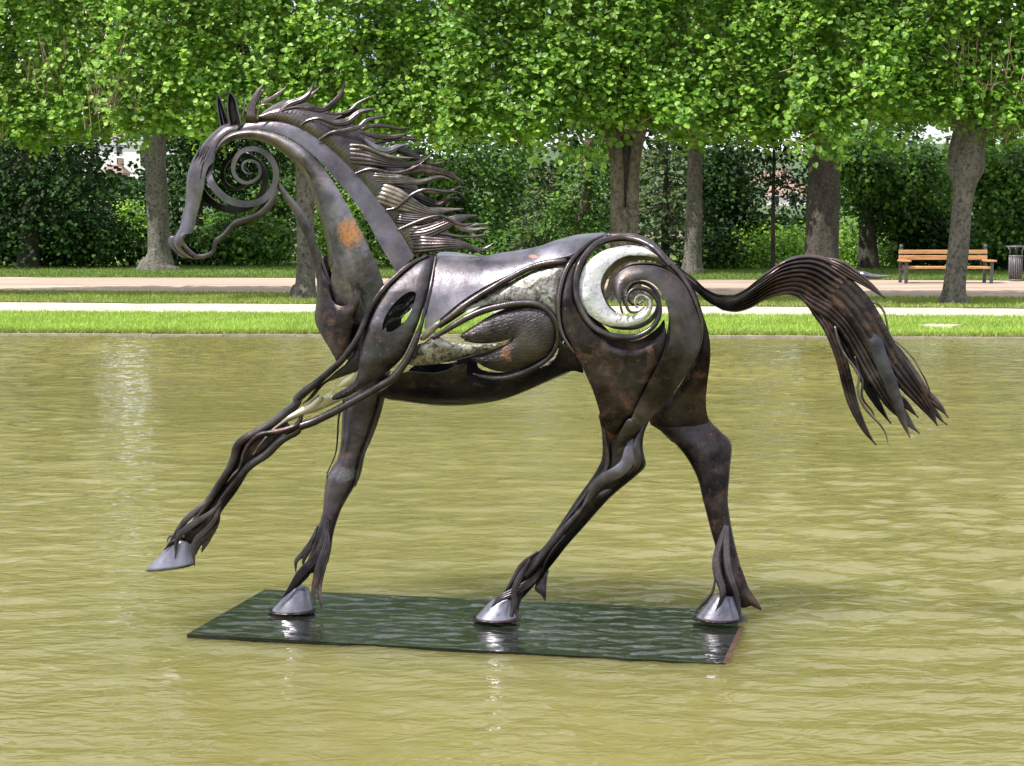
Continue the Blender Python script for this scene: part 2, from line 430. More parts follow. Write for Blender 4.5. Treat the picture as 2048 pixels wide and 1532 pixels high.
def tube_vf(C, rad, sides=10, flat=None):
    """C (n,3) centre line, rad (n,) radii -> closed tube"""
    C = np.asarray(C, float); n = len(C)
    T = np.gradient(C, axis=0); T /= np.linalg.norm(T, axis=1)[:, None] + 1e-12
    ref = np.array([0, 1.0, 0.02])
    if abs(T[0] @ ref) > 0.9: ref = np.array([1.0, 0, 0])
    N = ref - T[0] * (T[0] @ ref); N /= np.linalg.norm(N)
    V = []
    for i in range(n):
        N = N - T[i] * (T[i] @ N); N /= np.linalg.norm(N) + 1e-12
        B = np.cross(T[i], N)
        for k in range(sides):
            a = 2 * math.pi * k / sides
            V.append(C[i] + rad[i] * (math.cos(a) * N + math.sin(a) * B))
    Fc = []
    for i in range(n - 1):
        for k in range(sides):
            k2 = (k + 1) % sides
            Fc.append((i*sides+k, i*sides+k2, (i+1)*sides+k2, (i+1)*sides+k))
    Fc.append(tuple(range(sides))[::-1]); Fc.append(tuple((n-1)*sides + k for k in range(sides)))
    return np.array(V), Fc
# ================================================================== THE SETTING
GZ = 0.04
def line_y(pl, pr, z):
    """straight world line through two points given where the photo's left and right border meet it"""
    a = G(0, pl, z); b = G(2048, pr, z)
    k = (b[1] - a[1]) / (b[0] - a[0])
    return lambda x: a[1] + k * (x - a[0])

SHORE = line_y(671.5, 678.5, 0.0)
L_LAWN = line_y(625, 635, 0.06)
L_GRAV = line_y(603, 615, 0.06)
L_VERGE = line_y(583, 597, 0.06)
L_DIRT = line_y(553, 560, 0.06)
NEAR_SHORE = 1.1
PX0, PX1 = -22.0, 22.0

def wob(x, amp, seed):
    r = np.random.default_rng(seed)
    out = np.zeros_like(x)
    for f in (0.35, 0.9, 2.1, 4.7, 9.5):
        out += amp / (f ** 0.7) * 0.5 * np.sin(f * x * 2.2 + r.uniform(0, 6.28))
    return out

def strip(name, fa, fb, z, mat, wa=0.0, wb=0.0, x0=-60, x1=60, n=900, seed=1, rows=3):
    x = np.linspace(x0, x1, n)
    ya = fa(x) + wob(x, wa, seed); yb = fb(x) + wob(x, wb, seed + 1)
    V = []
    for j in range(rows + 1):
        t = j / rows
        V.append(np.stack([x, ya * (1 - t) + yb * t, np.full(n, z)], 1))
    V = np.vstack(V)
    idx = np.arange(n - 1)
    Fq = np.vstack([np.stack([j*n+idx, j*n+idx+1, (j+1)*n+idx+1, (j+1)*n+idx], 1) for j in range(rows)])
    o = fast_mesh(name, V, Fq, mat)
    return tag(o, kind='structure')

# ground sheet to the horizon with an opening for the pool
KW = 0.30
hole = [(PX0 - KW, NEAR_SHORE - KW), (PX1 + KW, NEAR_SHORE - KW), (PX1 + KW, SHORE(PX1) + KW), (PX0 - KW, SHORE(PX0) + KW)]
big = 1400.0
gv = [(-big, -big, GZ), (big, -big, GZ), (big, big, GZ), (-big, big, GZ)] + [(x, y, GZ) for x, y in hole]
gf = [(0, 1, 5, 4), (1, 2, 6, 5), (2, 3, 7, 6), (3, 0, 4, 7)]
tag(mesh('ground', gv, gf, 'soil', smooth=False), kind='structure')
# bank the photographer stands on
bank = mesh('near_lawn', [(-60, -60, GZ + .012), (60, -60, GZ + .012), (60, NEAR_SHORE - KW, GZ + .012), (-60, NEAR_SHORE - KW, GZ + .012)], [(0, 1, 2, 3)], 'lawn', smooth=False)
tag(bank, kind='structure')

strip('lawn', lambda x: SHORE(x) + 0.16, L_LAWN, 0.060, 'lawn', 0.02, 0.05, seed=3)
strip('gravel_path', L_LAWN, L_GRAV, 0.048, 'gravel', 0.0, 0.0, seed=5)
strip('grass_verge', L_GRAV, L_VERGE, 0.062, 'verge', 0.10, 0.07, seed=7)
strip('dirt_path', L_VERGE, L_DIRT, 0.049, 'dirt', 0.0, 0.0, seed=9)
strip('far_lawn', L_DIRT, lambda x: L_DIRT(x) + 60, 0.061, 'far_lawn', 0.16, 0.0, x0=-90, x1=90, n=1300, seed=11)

# pool kerb
def kerb(name, pts, w, z0, z1):
    P = np.array(pts, float); n = len(P)
    Vs, Fs = [], []
    for i in range(n - 1):
        a, b = P[i], P[i+1]; t = (b - a) / np.linalg.norm(b - a); nn = np.array([-t[1], t[0]])
        L = np.linalg.norm(b - a); k = max(1, int(L / 1.0))
        for j in range(k):
            p = a + t * (L * j / k + 0.004); q = a + t * (L * (j + 1) / k - 0.004)
            dz = random.uniform(-0.006, 0.006); dw = random.uniform(-0.008, 0.008)
            c = [p + nn * dw, q + nn * dw, q + nn * w, p + nn * w]
            Vs.append([(x, y, z0) for x, y in c] + [(x, y, z1 + dz) for x, y in c])
    return Vs
KP = [(PX0, SHORE(PX0)), (PX1, SHORE(PX1))]
kerb_o = empty('pool_kerb', (0, 0, 0)); tag(kerb_o, kind='structure')
fbox = [(0,3,2,1),(4,5,6,7),(0,1,5,4),(1,2,6,5),(2,3,7,6),(3,0,4,7)]
for v in kerb('kerb', KP, KW + .02, -0.45, 0.030):
    mesh('kerb_stone', v, fbox, 'stone', kerb_o, smooth=False)
side = []
for a, b in (((PX1, SHORE(PX1)), (PX1, NEAR_SHORE)), ((PX1, NEAR_SHORE), (PX0, NEAR_SHORE)), ((PX0, NEAR_SHORE), (PX0, SHORE(PX0)))):
    a = np.array(a); b = np.array(b); t = (b - a) / np.linalg.norm(b - a); nn = np.array([t[1], -t[0]]) * -1
    nn = -np.array([-t[1], t[0]]) * -1
    c = [a, b, b + nn * KW, a + nn * KW]
    # outward check
    mid = (a + b) / 2; ctr = np.array([0, 10.0])
    if (mid - ctr) @ nn < 0: c = [a, b, b - nn * KW, a - nn * KW]
    v = [(x, y, -0.45) for x, y in c] + [(x, y, 0.055) for x, y in c]
    mesh('kerb_edge', v, fbox, 'stone', kerb_o, smooth=False)

# ------------------------------------------------------------------ water with real ripples
def water():
    x = np.arange(-8.6, 8.61, 0.05); y = np.arange(3.6, 22.4, 0.030)
    X, Y = np.meshgrid(x, y)
    Z = np.zeros_like(X)
    r = np.random.default_rng(21)
    def train(n, l0, l1, spread, a, p, warp):
        z = np.zeros_like(X)
        for i in range(n):
            lam = l0 * (l1 / l0) ** r.random()
            ang = r.normal(1.50, spread)
            kx, ky = math.cos(ang) * 2 * math.pi / lam, math.sin(ang) * 2 * math.pi / lam
            env = 0.55 + 0.65 * np.sin((0.5 + 1.2 * r.random()) * X + r.uniform(0, 6)) * np.sin((0.4 + 1.2 * r.random()) * Y + r.uniform(0, 6))
            w = kx * X + ky * Y + r.uniform(0, 6.28) + warp * np.sin(1.3 * X + 0.6 * Y + i) + warp * .6 * np.sin(2.9 * X - 1.1 * Y + 2 * i)
            z += a * lam ** p * env * (np.sin(w) + 0.25 * np.sin(2 * w))
        return z
    Z = train(22, .30, .9, .5, .0034, 1.0, .7) + train(46, .10, .30, .50, .0056, .95, .8)
    gust = 0.75 + 0.35 * np.sin(0.55 * X + 0.35 * Y + 1.0) * np.sin(0.4 * Y - 0.25 * X + 2)
    Z *= gust
    ed = np.minimum.reduce([X - x[0], x[-1] - X, Y - y[0], np.full_like(Y, 9.0)])
    Z *= np.clip(ed / 0.6, 0, 1)
    # the plate of the sculpture stands in the way: the water stays below it there
    PC = [G(374, 1271, .012), G(1451, 1327, .006), G(1500, 1221, .003), G(529, 1179, .010)]
    ins = np.full(X.shape, 9.0)
    for k in range(4):
        a, b = PC[k], PC[(k + 1) % 4]; t = (b - a)[:2] / np.linalg.norm((b - a)[:2])
        ins = np.minimum(ins, -(X - a[0]) * t[1] * 1.0 + (Y - a[1]) * t[0])
    f = np.clip((ins - .015) / .05, 0, 1)
    Z = Z * (1 - f) - .03 * f
    ny, nx = X.shape
    V = np.stack([X, Y, Z], -1).reshape(-1, 3)
    i, j = np.meshgrid(np.arange(nx - 1), np.arange(ny - 1))
    a = (j * nx + i).ravel()
    Fq = np.stack([a, a + 1, a + nx + 1, a + nx], 1)
    # plain margins around the rippled part
    b = len(V); xa, xb, ya, yb = x[0], x[-1], y[0], y[-1]
    ex = np.array([(PX0-.1, NEAR_SHORE-.1, 0), (PX1+.1, NEAR_SHORE-.1, 0), (PX1+.1, ya, 0), (PX0-.1, ya, 0),
                   (PX0-.1, 22.4, 0), (xa, ya, 0), (xa, 22.4, 0), (PX1+.1, 22.4, 0), (xb, ya, 0), (xb, 22.4, 0)])
    Fe = np.array([(b, b+1, b+2, b+3), (b+3, b+5, b+6, b+4), (b+8, b+2, b+7, b+9)])
    o = fast_mesh('pool_water', np.vstack([V, ex]), np.vstack([Fq, Fe]), 'water', smooth=True)
    tag(o, kind='structure')
water()

# ------------------------------------------------------------------ foliage helpers
def norm(v): return v / (np.linalg.norm(v, axis=-1, keepdims=True) + 1e-9)

def leaf_mesh(name, C, N, size, mat, parent, heart=True, aspect=1.0, direction=None, droop=0.7):
    n = len(C)
    N = norm(N)
    if direction is None:
        T = RNG.normal(size=(n, 3)); T[:, 2] -= droop
    else: T = direction
    T = T - N * np.sum(T * N, 1, keepdims=True); T = norm(T)
    B = np.cross(N, T)
    s = np.asarray(size).reshape(-1, 1) * np.ones((n, 1))
    w = s * aspect
    if heart:
        loc = [(0, 0, 0), (-0.42, 0.16, .05), (-0.44, 0.58, .08), (0, 1.0, -0.05), (0.44, 0.58, .08), (0.42, 0.16, .05)]
        V = np.stack([C + B * (w * a) + T * (s * b) + N * (s * c) for a, b, c in loc], 1).reshape(-1, 3)
        o = np.arange(n)[:, None] * 6
        Fq = np.vstack([o + np.array([[0, 1, 2, 3]]), o + np.array([[0, 3, 4, 5]])])
    else:
        loc = [(0, 0, 0), (-0.40, 0.45, .05), (0, 1.0, 0), (0.40, 0.45, .05)]
        V = np.stack([C + B * (w * a) + T * (s * b) + N * (s * c) for a, b, c in loc], 1).reshape(-1, 3)
        o = np.arange(n)[:, None] * 4
        Fq = o + np.array([[0, 1, 2, 3]])
    ob = fast_mesh(name, V, Fq, mat, parent)
    return tag(ob, kind='stuff')

def sticks(name, A, B, ra, rb, mat, parent, sides=4):
    """many thin tapered rods as one part"""
    A = np.asarray(A); B = np.asarray(B); n = len(A)
    T = norm(B - A); ref = np.tile(np.array([0.3, 0.9, 0.2]), (n, 1))
    N = norm(np.cross(T, ref)); Bn = np.cross(T, N)
    ra = np.asarray(ra).reshape(-1, 1) * np.ones((n, 1)); rb = np.asarray(rb).reshape(-1, 1) * np.ones((n, 1))
    V = []
    for k in range(sides):
        a = 2 * math.pi * k / sides
        V.append(A + (math.cos(a) * N + math.sin(a) * Bn) * ra)
    for k in range(sides):
        a = 2 * math.pi * k / sides
        V.append(B + (math.cos(a) * N + math.sin(a) * Bn) * rb)
    V = np.stack(V, 1).reshape(-1, 3)
    o = np.arange(n)[:, None] * (2 * sides)
    Fq = np.vstack([o + np.array([[k, (k+1) % sides, sides + (k+1) % sides, sides + k]]) for k in range(sides)])
    return tag(fast_mesh(name, V, Fq, mat, parent, smooth=True), kind='stuff')

def trunk(rows, Y, mat, parent, root, extra_top=None, rough=0.05, sides=20, flare=1.0):
    """rows of (photo row, left border, right border) at depth Y"""
    rows = sorted(rows, key=lambda r: -r[0])
    C, rad = [], []
    for py, xl, xr in rows:
        p = AT((xl + xr) / 2, py, Y); C.append(p); rad.append((xr - xl) / 2 * Y / F)
    if extra_top:
        for dz, dx, rr in extra_top:
            C.append(C[-1] + np.array([dx, 0, dz])); rad.append(rr)
    C.insert(0, C[0] + np.array([0, 0, -0.25])); rad.insert(0, rad[0] * 1.25 * flare)
    A = cr(np.column_stack([np.array(C), rad]), 7)
    V, Fc = tube_vf(A[:, :3], A[:, 3], sides)
    n = len(A)
    ph = np.random.default_rng(int(abs(C[0][0]) * 100) + 5).uniform(0, 6.28, 8)
    for i in range(n):
        z = A[i, 2]
        for k in range(sides):
            a = 2 * math.pi * k / sides
            d = rough * (math.sin(3 * a + ph[0] + z * 0.5) * .6 + math.sin(5 * a + ph[1] - z) * .4 + math.sin(2.3 * z + ph[2] + 2 * a) * .5 + math.sin(6 * z + ph[3] + a) * .3)
            low = max(0, 1 - (z - C[1][2]) / 0.5)
            d += low * 0.16 * max(0, math.sin(4 * a + ph[4]))
            V[i * sides + k] = A[i, :3] + (V[i * sides + k] - A[i, :3]) * (1 + d)
    V = V - np.array(root.location)
    return mesh('trunk', V, Fc, mat, parent)

def shoots_box(cx, cy, hw, hd, zb, zt, n_front, n_bot, n_in, leaf, seed):
    r = np.random.default_rng(seed)
    off = lambda x, z: 0.22 * np.sin(1.9 * x + seed) * np.sin(1.5 * z + seed * 2) + 0.16 * np.sin(4.1 * x + 2 * z + seed) + 0.10 * np.sin(7 * x - 5 * z)
    bot = lambda x: 0.16 * np.sin(1.6 * x + seed) + 0.12 * np.sin(4.3 * x + 2 * seed) + 0.08 * np.sin(9 * x)
    P, N = [], []
    # front face shoots
    x = r.uniform(cx - hw, cx + hw, n_front); z = zb + (zt - zb) * r.random(n_front) ** 1.1
    z = z + bot(x)
    keep = (np.sin(2.7 * x + seed) * np.sin(3.3 * z + 1.3 * seed) + 0.5 * np.sin(6.1 * x + 4.7 * z)) > -0.95
    x, z = x[keep], z[keep]
    y = cy - hd + off(x, z) + np.abs(r.normal(0, 0.16, len(x)))
    d = norm(np.stack([r.normal(0, .5, len(x)), -np.abs(r.normal(.55, .3, len(x))), r.normal(.25, .55, len(x))], 1))
    S0 = np.stack([x, y, z], 1)
    # underside shoots
    xb = r.uniform(cx - hw, cx + hw, n_bot); yb = r.uniform(cy - hd, cy + hd, n_bot)
    S1 = np.stack([xb, yb, zb + bot(xb) + r.uniform(0, .3, n_bot)], 1)
    d1 = norm(np.stack([r.normal(0, .6, n_bot), r.normal(-.2, .5, n_bot), r.normal(-.25, .35, n_bot)], 1))
    S = np.vstack([S0, S1]); D = np.vstack([d, d1])
    L = r.uniform(0.22, 0.5, len(S))
    per = 9
    for k in range(per):
        t = (k + r.random(len(S))) / per
        p = S + D * (L * t)[:, None] + r.normal(0, 0.055, (len(S), 3))
        P.append(p)
        nn = np.stack([r.normal(0, .45, len(S)), -0.55 + r.normal(0, .4, len(S)), 0.75 + r.normal(0, .35, len(S))], 1)
        N.append(nn)
    # inner leaves
    q = np.stack([r.uniform(cx - hw, cx + hw, n_in), r.uniform(cy - hd + .3, cy + hd, n_in), r.uniform(zb, zt, n_in)], 1)
    P.append(q); N.append(r.normal(size=(n_in, 3)))
    P = np.vstack(P); N = np.vstack(N)
    size = leaf * r.uniform(0.65, 1.25, len(P)); size[-n_in:] *= 1.35
    return P, N, size, S, D, L

def lime_tree(label, px, Y, rows, bmat, zb, zt, hw, seed, leafmat, group, hd=1.05, nf=1500, nb=420, ni=6500, leaf=0.103, extra_top=None, limbs=7, sprigs=(), pruned=(), stems=()):
    base = AT(px, rows[0][0], Y); base[2] = 0.06
    t = empty('lime_tree', base); tag(t, label, 'tree', group)
    org = np.array(t.location)
    trunk(rows, Y, bmat, t, t, extra_top=extra_top)
    for srow, smat, dy in stems:
        st = trunk(srow, Y + dy, smat, t, t, flare=.6); st.name = 'stem_or_dark_core'
    r = np.random.default_rng(seed)
    # limbs inside the crown
    topz = max(AT(px, min(q[0] for q in rows), Y)[2], zb - .1)
    A, B, ra, rb = [], [], [], []
    for k in range(limbs):
        s = base + np.array([r.normal(0, .08), r.normal(0, .08), topz - base[2] + r.uniform(-0.2, 1.2)])
        e = s + np.array([r.uniform(-1, 1) * hw * .95, r.uniform(-.8, .8) * hd, r.uniform(0.1, 1.8)])
        m = (s + e) / 2 + np.array([0, 0, r.uniform(-.2, .3)])
        A += [s, m]; B += [m, e]; ra += [.10, .065]; rb += [.065, .025]
    A.append(base + np.array([0, 0, topz - base[2] - .1])); B.append(base + np.array([0.1, 0, zt - base[2] - .8])); ra.append(.2); rb.append(.06)
    sticks('limbs', np.array(A) - org, np.array(B) - org, ra, rb, bmat, t, 7)
    P, N, s, S, D, L = shoots_box(base[0], base[1], hw, hd, zb, zt, nf, nb, ni, leaf, seed)
    for (sx, sy, sw, sh, nl) in sprigs:      # hanging sprays under the crown
        c = AT(sx, sy, base[1] - hd * .6); wx, wz = sw * Y / F, sh * Y / F
        m = max(3, nl // 9)
        st = c + np.stack([r.uniform(-wx, wx, m), r.uniform(-.4, .4, m), r.uniform(-.2, 1, m) * wz], 1)
        dd = norm(np.stack([r.normal(0, .6, m), r.normal(-.2, .4, m), r.normal(-.5, .4, m)], 1))
        for k in range(9):
            P = np.vstack([P, st + dd * .05 * k + r.normal(0, .05, (m, 3))])
            N = np.vstack([N, np.stack([r.normal(0, .5, m), -.8 + r.normal(0, .4, m), .4 + r.normal(0, .4, m)], 1)])
            s = np.r_[s, leaf * r.uniform(.8, 1.3, m)]
        S = np.vstack([S, st]); D = np.vstack([D, dd]); L = np.r_[L, np.full(m, .4)]
    nt_ = 1700                                # the clipped wall of leaves goes on above the picture
    P = np.vstack([P, np.stack([r.uniform(base[0]-hw, base[0]+hw, nt_), r.uniform(base[1]-hd, base[1]+hd, nt_), r.uniform(zt-.1, zt+2.4, nt_)], 1)])
    N = np.vstack([N, np.array([0, -.5, .6]) + r.normal(0, .5, (nt_, 3))]); s = np.r_[s, .26 * r.uniform(.7, 1.3, nt_)]
    leaf_mesh('crown', P - org, N, s, leafmat, t, heart=True)
    k = r.random(len(S)) < 0.13
    sticks('twigs', S[k] - D[k] * .35 - org, S[k] + D[k] * (L[k] * .9)[:, None] - org, .010, .004, 'twig', t, 4)
    for (sx, sy, sw, sh, m) in pruned:
        c = AT(sx, sy, base[1] - hd * 1.02); wx, wz = sw * Y / F, sh * Y / F
        a = c + np.stack([r.uniform(-wx, wx, m), r.uniform(-.25, .25, m), r.uniform(-1, .1, m) * wz], 1)
        b = a + np.stack([r.normal(0, .16, m), r.normal(-.10, .12, m), r.uniform(.5, 1.3, m) * wz], 1)
        a2 = a + (b - a) * r.uniform(.2, .8, m)[:, None]
        b2 = a2 + np.stack([r.normal(0, .16, m), r.normal(-.1, .1, m), r.normal(.05, .12, m)], 1)
        tw = sticks('pruned_twigs', np.vstack([a, a2]) - org, np.vstack([b, b2]) - org, np.r_[np.full(m, .010), np.full(m, .005)], np.r_[np.full(m, .006), np.full(m, .003)], 'twig', t, 5)
        tag(tw, 'bare brown cut twigs sticking out of the crown')
    return t

FR = 'front row of clipped lime trees by the paths'
lime_tree('clipped lime tree whose slim lichened trunk stands behind the horse\'s throat', 611, 29.0,
    [(584, 583, 632), (572, 591, 630), (545, 593, 630), (450, 594, 629), (356, 593, 629), (250, 588, 634)], 'bark_grey', 3.4, 7.4, 3.45, 2, 'lime_leaf_b', FR,
    extra_top=[(1.2, 0, .2)], pruned=((222, 195, 50, 62, 34), (250, 60, 40, 50, 14)), nf=2700)
lime_tree('clipped lime tree with a stout split brown trunk above the horse\'s rump', 1250, 28.1,
    [(590, 1205, 1292), (575, 1216, 1282), (500, 1222, 1275), (430, 1222, 1276), (415, 1230, 1268)], 'bark_brown', 3.3, 7.3, 3.3, 5, 'lime_leaf', FR,
    stems=(([(500, 1222, 1252), (430, 1221, 1250), (380, 1221, 1248), (320, 1219, 1246), (262, 1207, 1240), (200, 1190, 1226)], 'bark_brown', 0), ([(500, 1248, 1275), (430, 1250, 1277), (380, 1253, 1278), (320, 1258, 1281), (262, 1266, 1293), (200, 1284, 1310)], 'bark_brown', 0), ([(470, 1238, 1262), (380, 1236, 1264), (320, 1236, 1264), (240, 1236, 1264)], 'bark_dark', .16)), sprigs=((1135, 318, 55, 28, 110), (1210, 300, 30, 26, 60)), nf=2900)  # last, dark-barked core is added to darken the split between the stems
lime_tree('clipped lime tree with a knobbly burred trunk in front of the bench', 1912, 27.2,
    [(598, 1880, 1934), (580, 1886, 1930), (520, 1893, 1935), (440, 1902, 1940), (390, 1906, 1946), (366, 1904, 1952), (335, 1894, 1966), (300, 1897, 1968), (265, 1905, 1972)], 'bark_grey', 3.36, 7.3, 3.2, 9, 'lime_leaf', FR,
    extra_top=[(.4, 0.03, .3), (1.0, 0, .2)], pruned=((1965, 130, 60, 70, 26), (2035, 235, 40, 45, 16)), sprigs=((1640, 300, 62, 36, 150), (1745, 270, 60, 20, 60)), nf=2700)
lime_tree('clipped lime tree cut off by the left edge of the picture', -95, 30.1,
    [(582, -125, -65), (450, -121, -71), (250, -123, -67)], 'bark_grey', 3.35, 7.3, 3.7, 13, 'lime_leaf_b', FR, extra_top=[(1.2, 0, .2)], pruned=((100, 130, 42, 60, 26),), nf=2400)
lime_tree('clipped lime tree cut off by the right edge of the picture', 2640, 26.2,
    [(600, 2610, 2672), (450, 2612, 2668), (260, 2612, 2668)], 'bark_grey', 3.25, 7.2, 3.1, 17, 'lime_leaf', FR, extra_top=[(1.2, 0, .2)], nf=900, ni=2000)

BR = 'back row of lime trees beyond the dirt path'
lime_tree('grey lime trunk with a flared foot on the far lawn at the left', 316, 43.5,
    [(530, 280, 352), (518, 290, 345), (490, 296, 340), (400, 293, 335), (300, 288, 331), (236, 287, 333)], 'bark_grey', 4.8, 9.0, 3.6, 23, 'wood_leaf', BR, nf=700, nb=320, ni=3600, leaf=.14, extra_top=[(1.5, 0, .2)])
lime_tree('pale grey spotted lime trunk on the far lawn behind the horse\'s tail root', 1385, 40.6,
    [(541, 1363, 1406), (520, 1367, 1403), (430, 1371, 1404), (340, 1374, 1404), (285, 1375, 1405)], 'bark_grey', 4.3, 8.6, 3.6, 29, 'wood_leaf', BR, nf=700, nb=360, ni=3600, leaf=.14, extra_top=[(1.5, 0, .2)])
lime_tree('thick dark lime trunk on the far lawn above the horse\'s tail', 1645, 39.4,
    [(546, 1598, 1684), (520, 1607, 1679), (430, 1614, 1678), (345, 1618, 1680), (270, 1620, 1682)], 'bark_dark', 4.3, 8.6, 3.6, 31, 'lime_leaf', BR, nf=700, nb=360, ni=3600, leaf=.14, extra_top=[(1.5, 0, .25)])

# ------------------------------------------------------------------ woodland trees and shrubs behind
def blob_pts(blobs, Y, n, r, shell=0.55):
    vol = np.array([b[2] * b[3] for b in blobs], float); cnt = (n * vol / vol.sum()).astype(int)
    P, N = [], []
    for (bx, by, rx, ry), m in zip(blobs, cnt):
        c = AT(bx, by, Y); k = Y / F
        nc = max(4, m // 26)                       # leaf clumps in the blob
        d = norm(r.normal(size=(nc, 3))); rad = (shell + (1 - shell) * r.random(nc)) ** 0.8
        cc = c + d * rad[:, None] * np.array([rx * k, rx * k * .75, ry * k])
        idx = r.integers(0, nc, m)
        sc = np.array([.34, .34, .20])
        P.append(cc[idx] + r.normal(size=(m, 3)) * sc)
        N.append(d[idx] * .6 + np.array([0, -.25, .7]) + r.normal(size=(m, 3)) * .5)
    return np.vstack(P), np.vstack(N)

def broad_tree(name, label, cat, px, py, Y, rows, blobs, n, leaf, mat, group, seed, bmat='bark_dark', aspect=1.0, branches=10):
    r = np.random.default_rng(seed)
    base = AT(px, py, Y); base[2] = 0.05
    t = empty(name, base); tag(t, label, cat, group); org = np.array(t.location)
    P, N = blob_pts(blobs, Y, n, r)
    ok = P[:, 2] > 0.15
    P, N = P[ok], N[ok]
    leaf_mesh('crown' if rows else 'foliage', P - org, N, leaf * r.uniform(.65, 1.3, len(P)), mat, t, heart=False, aspect=aspect)
    if rows:
        trunk(rows, Y, bmat, t, t, rough=.04, sides=12)
        top = AT((rows[-1][1] + rows[-1][2]) / 2, rows[-1][0], Y)
    else: top = base + np.array([0, 0, .15])
    A, B = [], []
    for k in range(branches):
        b = blobs[r.integers(0, len(blobs))]
        e = AT(b[0] + r.normal(0, .35) * b[2], b[1] + r.normal(0, .35) * b[3], Y)
        s = base + (top - base) * r.uniform(.45, 1)
        m = (s + e) / 2 + np.array([0, 0, .2]); A += [s, m]; B += [m, e]
    w = (rows[-1][2] - rows[-1][1]) / 2 * Y / F * .5 if rows else 0.03
    sticks('branches', np.array(A) - org, np.array(B) - org, w, w * .4, bmat, t, 5)
    return t

WG = 'woodland trees beyond the far lawn'
SG = 'shrubs along the woodland edge'
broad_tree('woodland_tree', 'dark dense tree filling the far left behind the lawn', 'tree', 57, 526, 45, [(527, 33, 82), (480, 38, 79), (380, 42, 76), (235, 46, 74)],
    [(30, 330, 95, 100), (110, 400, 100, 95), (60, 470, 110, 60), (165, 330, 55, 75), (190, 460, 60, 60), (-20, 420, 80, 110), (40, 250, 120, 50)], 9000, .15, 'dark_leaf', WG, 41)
broad_tree('woodland_tree', 'slender dark trunked tree behind the horse\'s muzzle', 'tree', 394, 523, 48, [(523, 379, 411), (430, 383, 406), (300, 386, 404)],
    [(430, 330, 80, 80), (400, 250, 100, 50), (520, 290, 80, 70), (350, 420, 40, 60)], 6500, .15, 'dark_leaf', WG, 43)
broad_tree('woodland_tree', 'leafy mid green tree behind the horse\'s arched neck', 'tree', 560, 520, 52, [(522, 548, 572), (400, 550, 568), (300, 552, 566)],
    [(520, 420, 90, 90), (600, 330, 90, 80), (650, 430, 60, 80), (470, 460, 70, 60)], 7000, .15, 'wood_leaf', WG, 44)
broad_tree('woodland_tree', 'broad leafy green tree to the right of the mane', 'tree', 830, 518, 47, [(522, 812, 848), (420, 816, 844), (300, 820, 840)],
    [(760, 340, 90, 90), (880, 330, 100, 80), (960, 390, 90, 90), (850, 430, 110, 70), (1000, 310, 60, 60), (780, 470, 90, 60), (960, 480, 80, 45)], 10500, .15, 'wood_leaf', WG, 47)
broad_tree('woodland_tree', 'leaning brown trunked tree left of the stout lime', 'tree', 1155, 523, 43, [(525, 1138, 1172), (470, 1147, 1173), (440, 1152, 1178), (400, 1160, 1183), (350, 1163, 1183), (280, 1168, 1184)],
    [(1180, 400, 45, 60), (1130, 440, 50, 50), (1200, 330, 50, 50), (1190, 470, 40, 40)], 3200, .12, 'wood_leaf', WG, 53, 'bark_brown')
broad_tree('woodland_tree', 'dark bronze leaved tree left of the thin sapling', 'tree', 1480, 535, 46, [(537, 1470, 1490), (420, 1473, 1487), (320, 1476, 1485)],
    [(1470, 340, 55, 70), (1490, 420, 55, 60), (1440, 420, 50, 80), (1420, 330, 40, 60), (1450, 480, 50, 35)], 6000, .14, 'dark_leaf', WG, 59)
broad_tree('woodland_tree', 'thin dark sapling with open twiggy crown against the sky', 'tree', 1546, 543, 41, [(545, 1540, 1551), (420, 1542, 1550), (300, 1545, 1551), (220, 1546, 1550)],
    [(1560, 300, 45, 50), (1590, 410, 35, 20), (1530, 280, 35, 40), (1575, 355, 35, 25), (1520, 390, 25, 16), (1590, 375, 30, 30)], 1700, .11, 'dark_leaf', WG, 61, branches=18)
broad_tree('woodland_tree', 'lush maple like tree with black trunk right of the thick lime', 'tree', 1735, 538, 45, [(540, 1716, 1758), (480, 1717, 1754), (400, 1719, 1747), (300, 1722, 1744)],
    [(1760, 330, 90, 80), (1820, 400, 75, 70), (1720, 340, 55, 70), (1780, 430, 50, 45), (1860, 340, 45, 55)], 7500, .16, 'wood_leaf', WG, 67)
broad_tree('woodland_tree', 'layered green tree behind the litter bin', 'tree', 2040, 540, 43, [(541, 2028, 2052), (400, 2032, 2048), (300, 2034, 2046)],
    [(2010, 330, 70, 60), (1985, 400, 55, 40), (2040, 440, 70, 50), (2000, 480, 50, 30), (2090, 360, 70, 80), (1960, 340, 40, 40)], 7000, .16, 'wood_leaf', WG, 71)
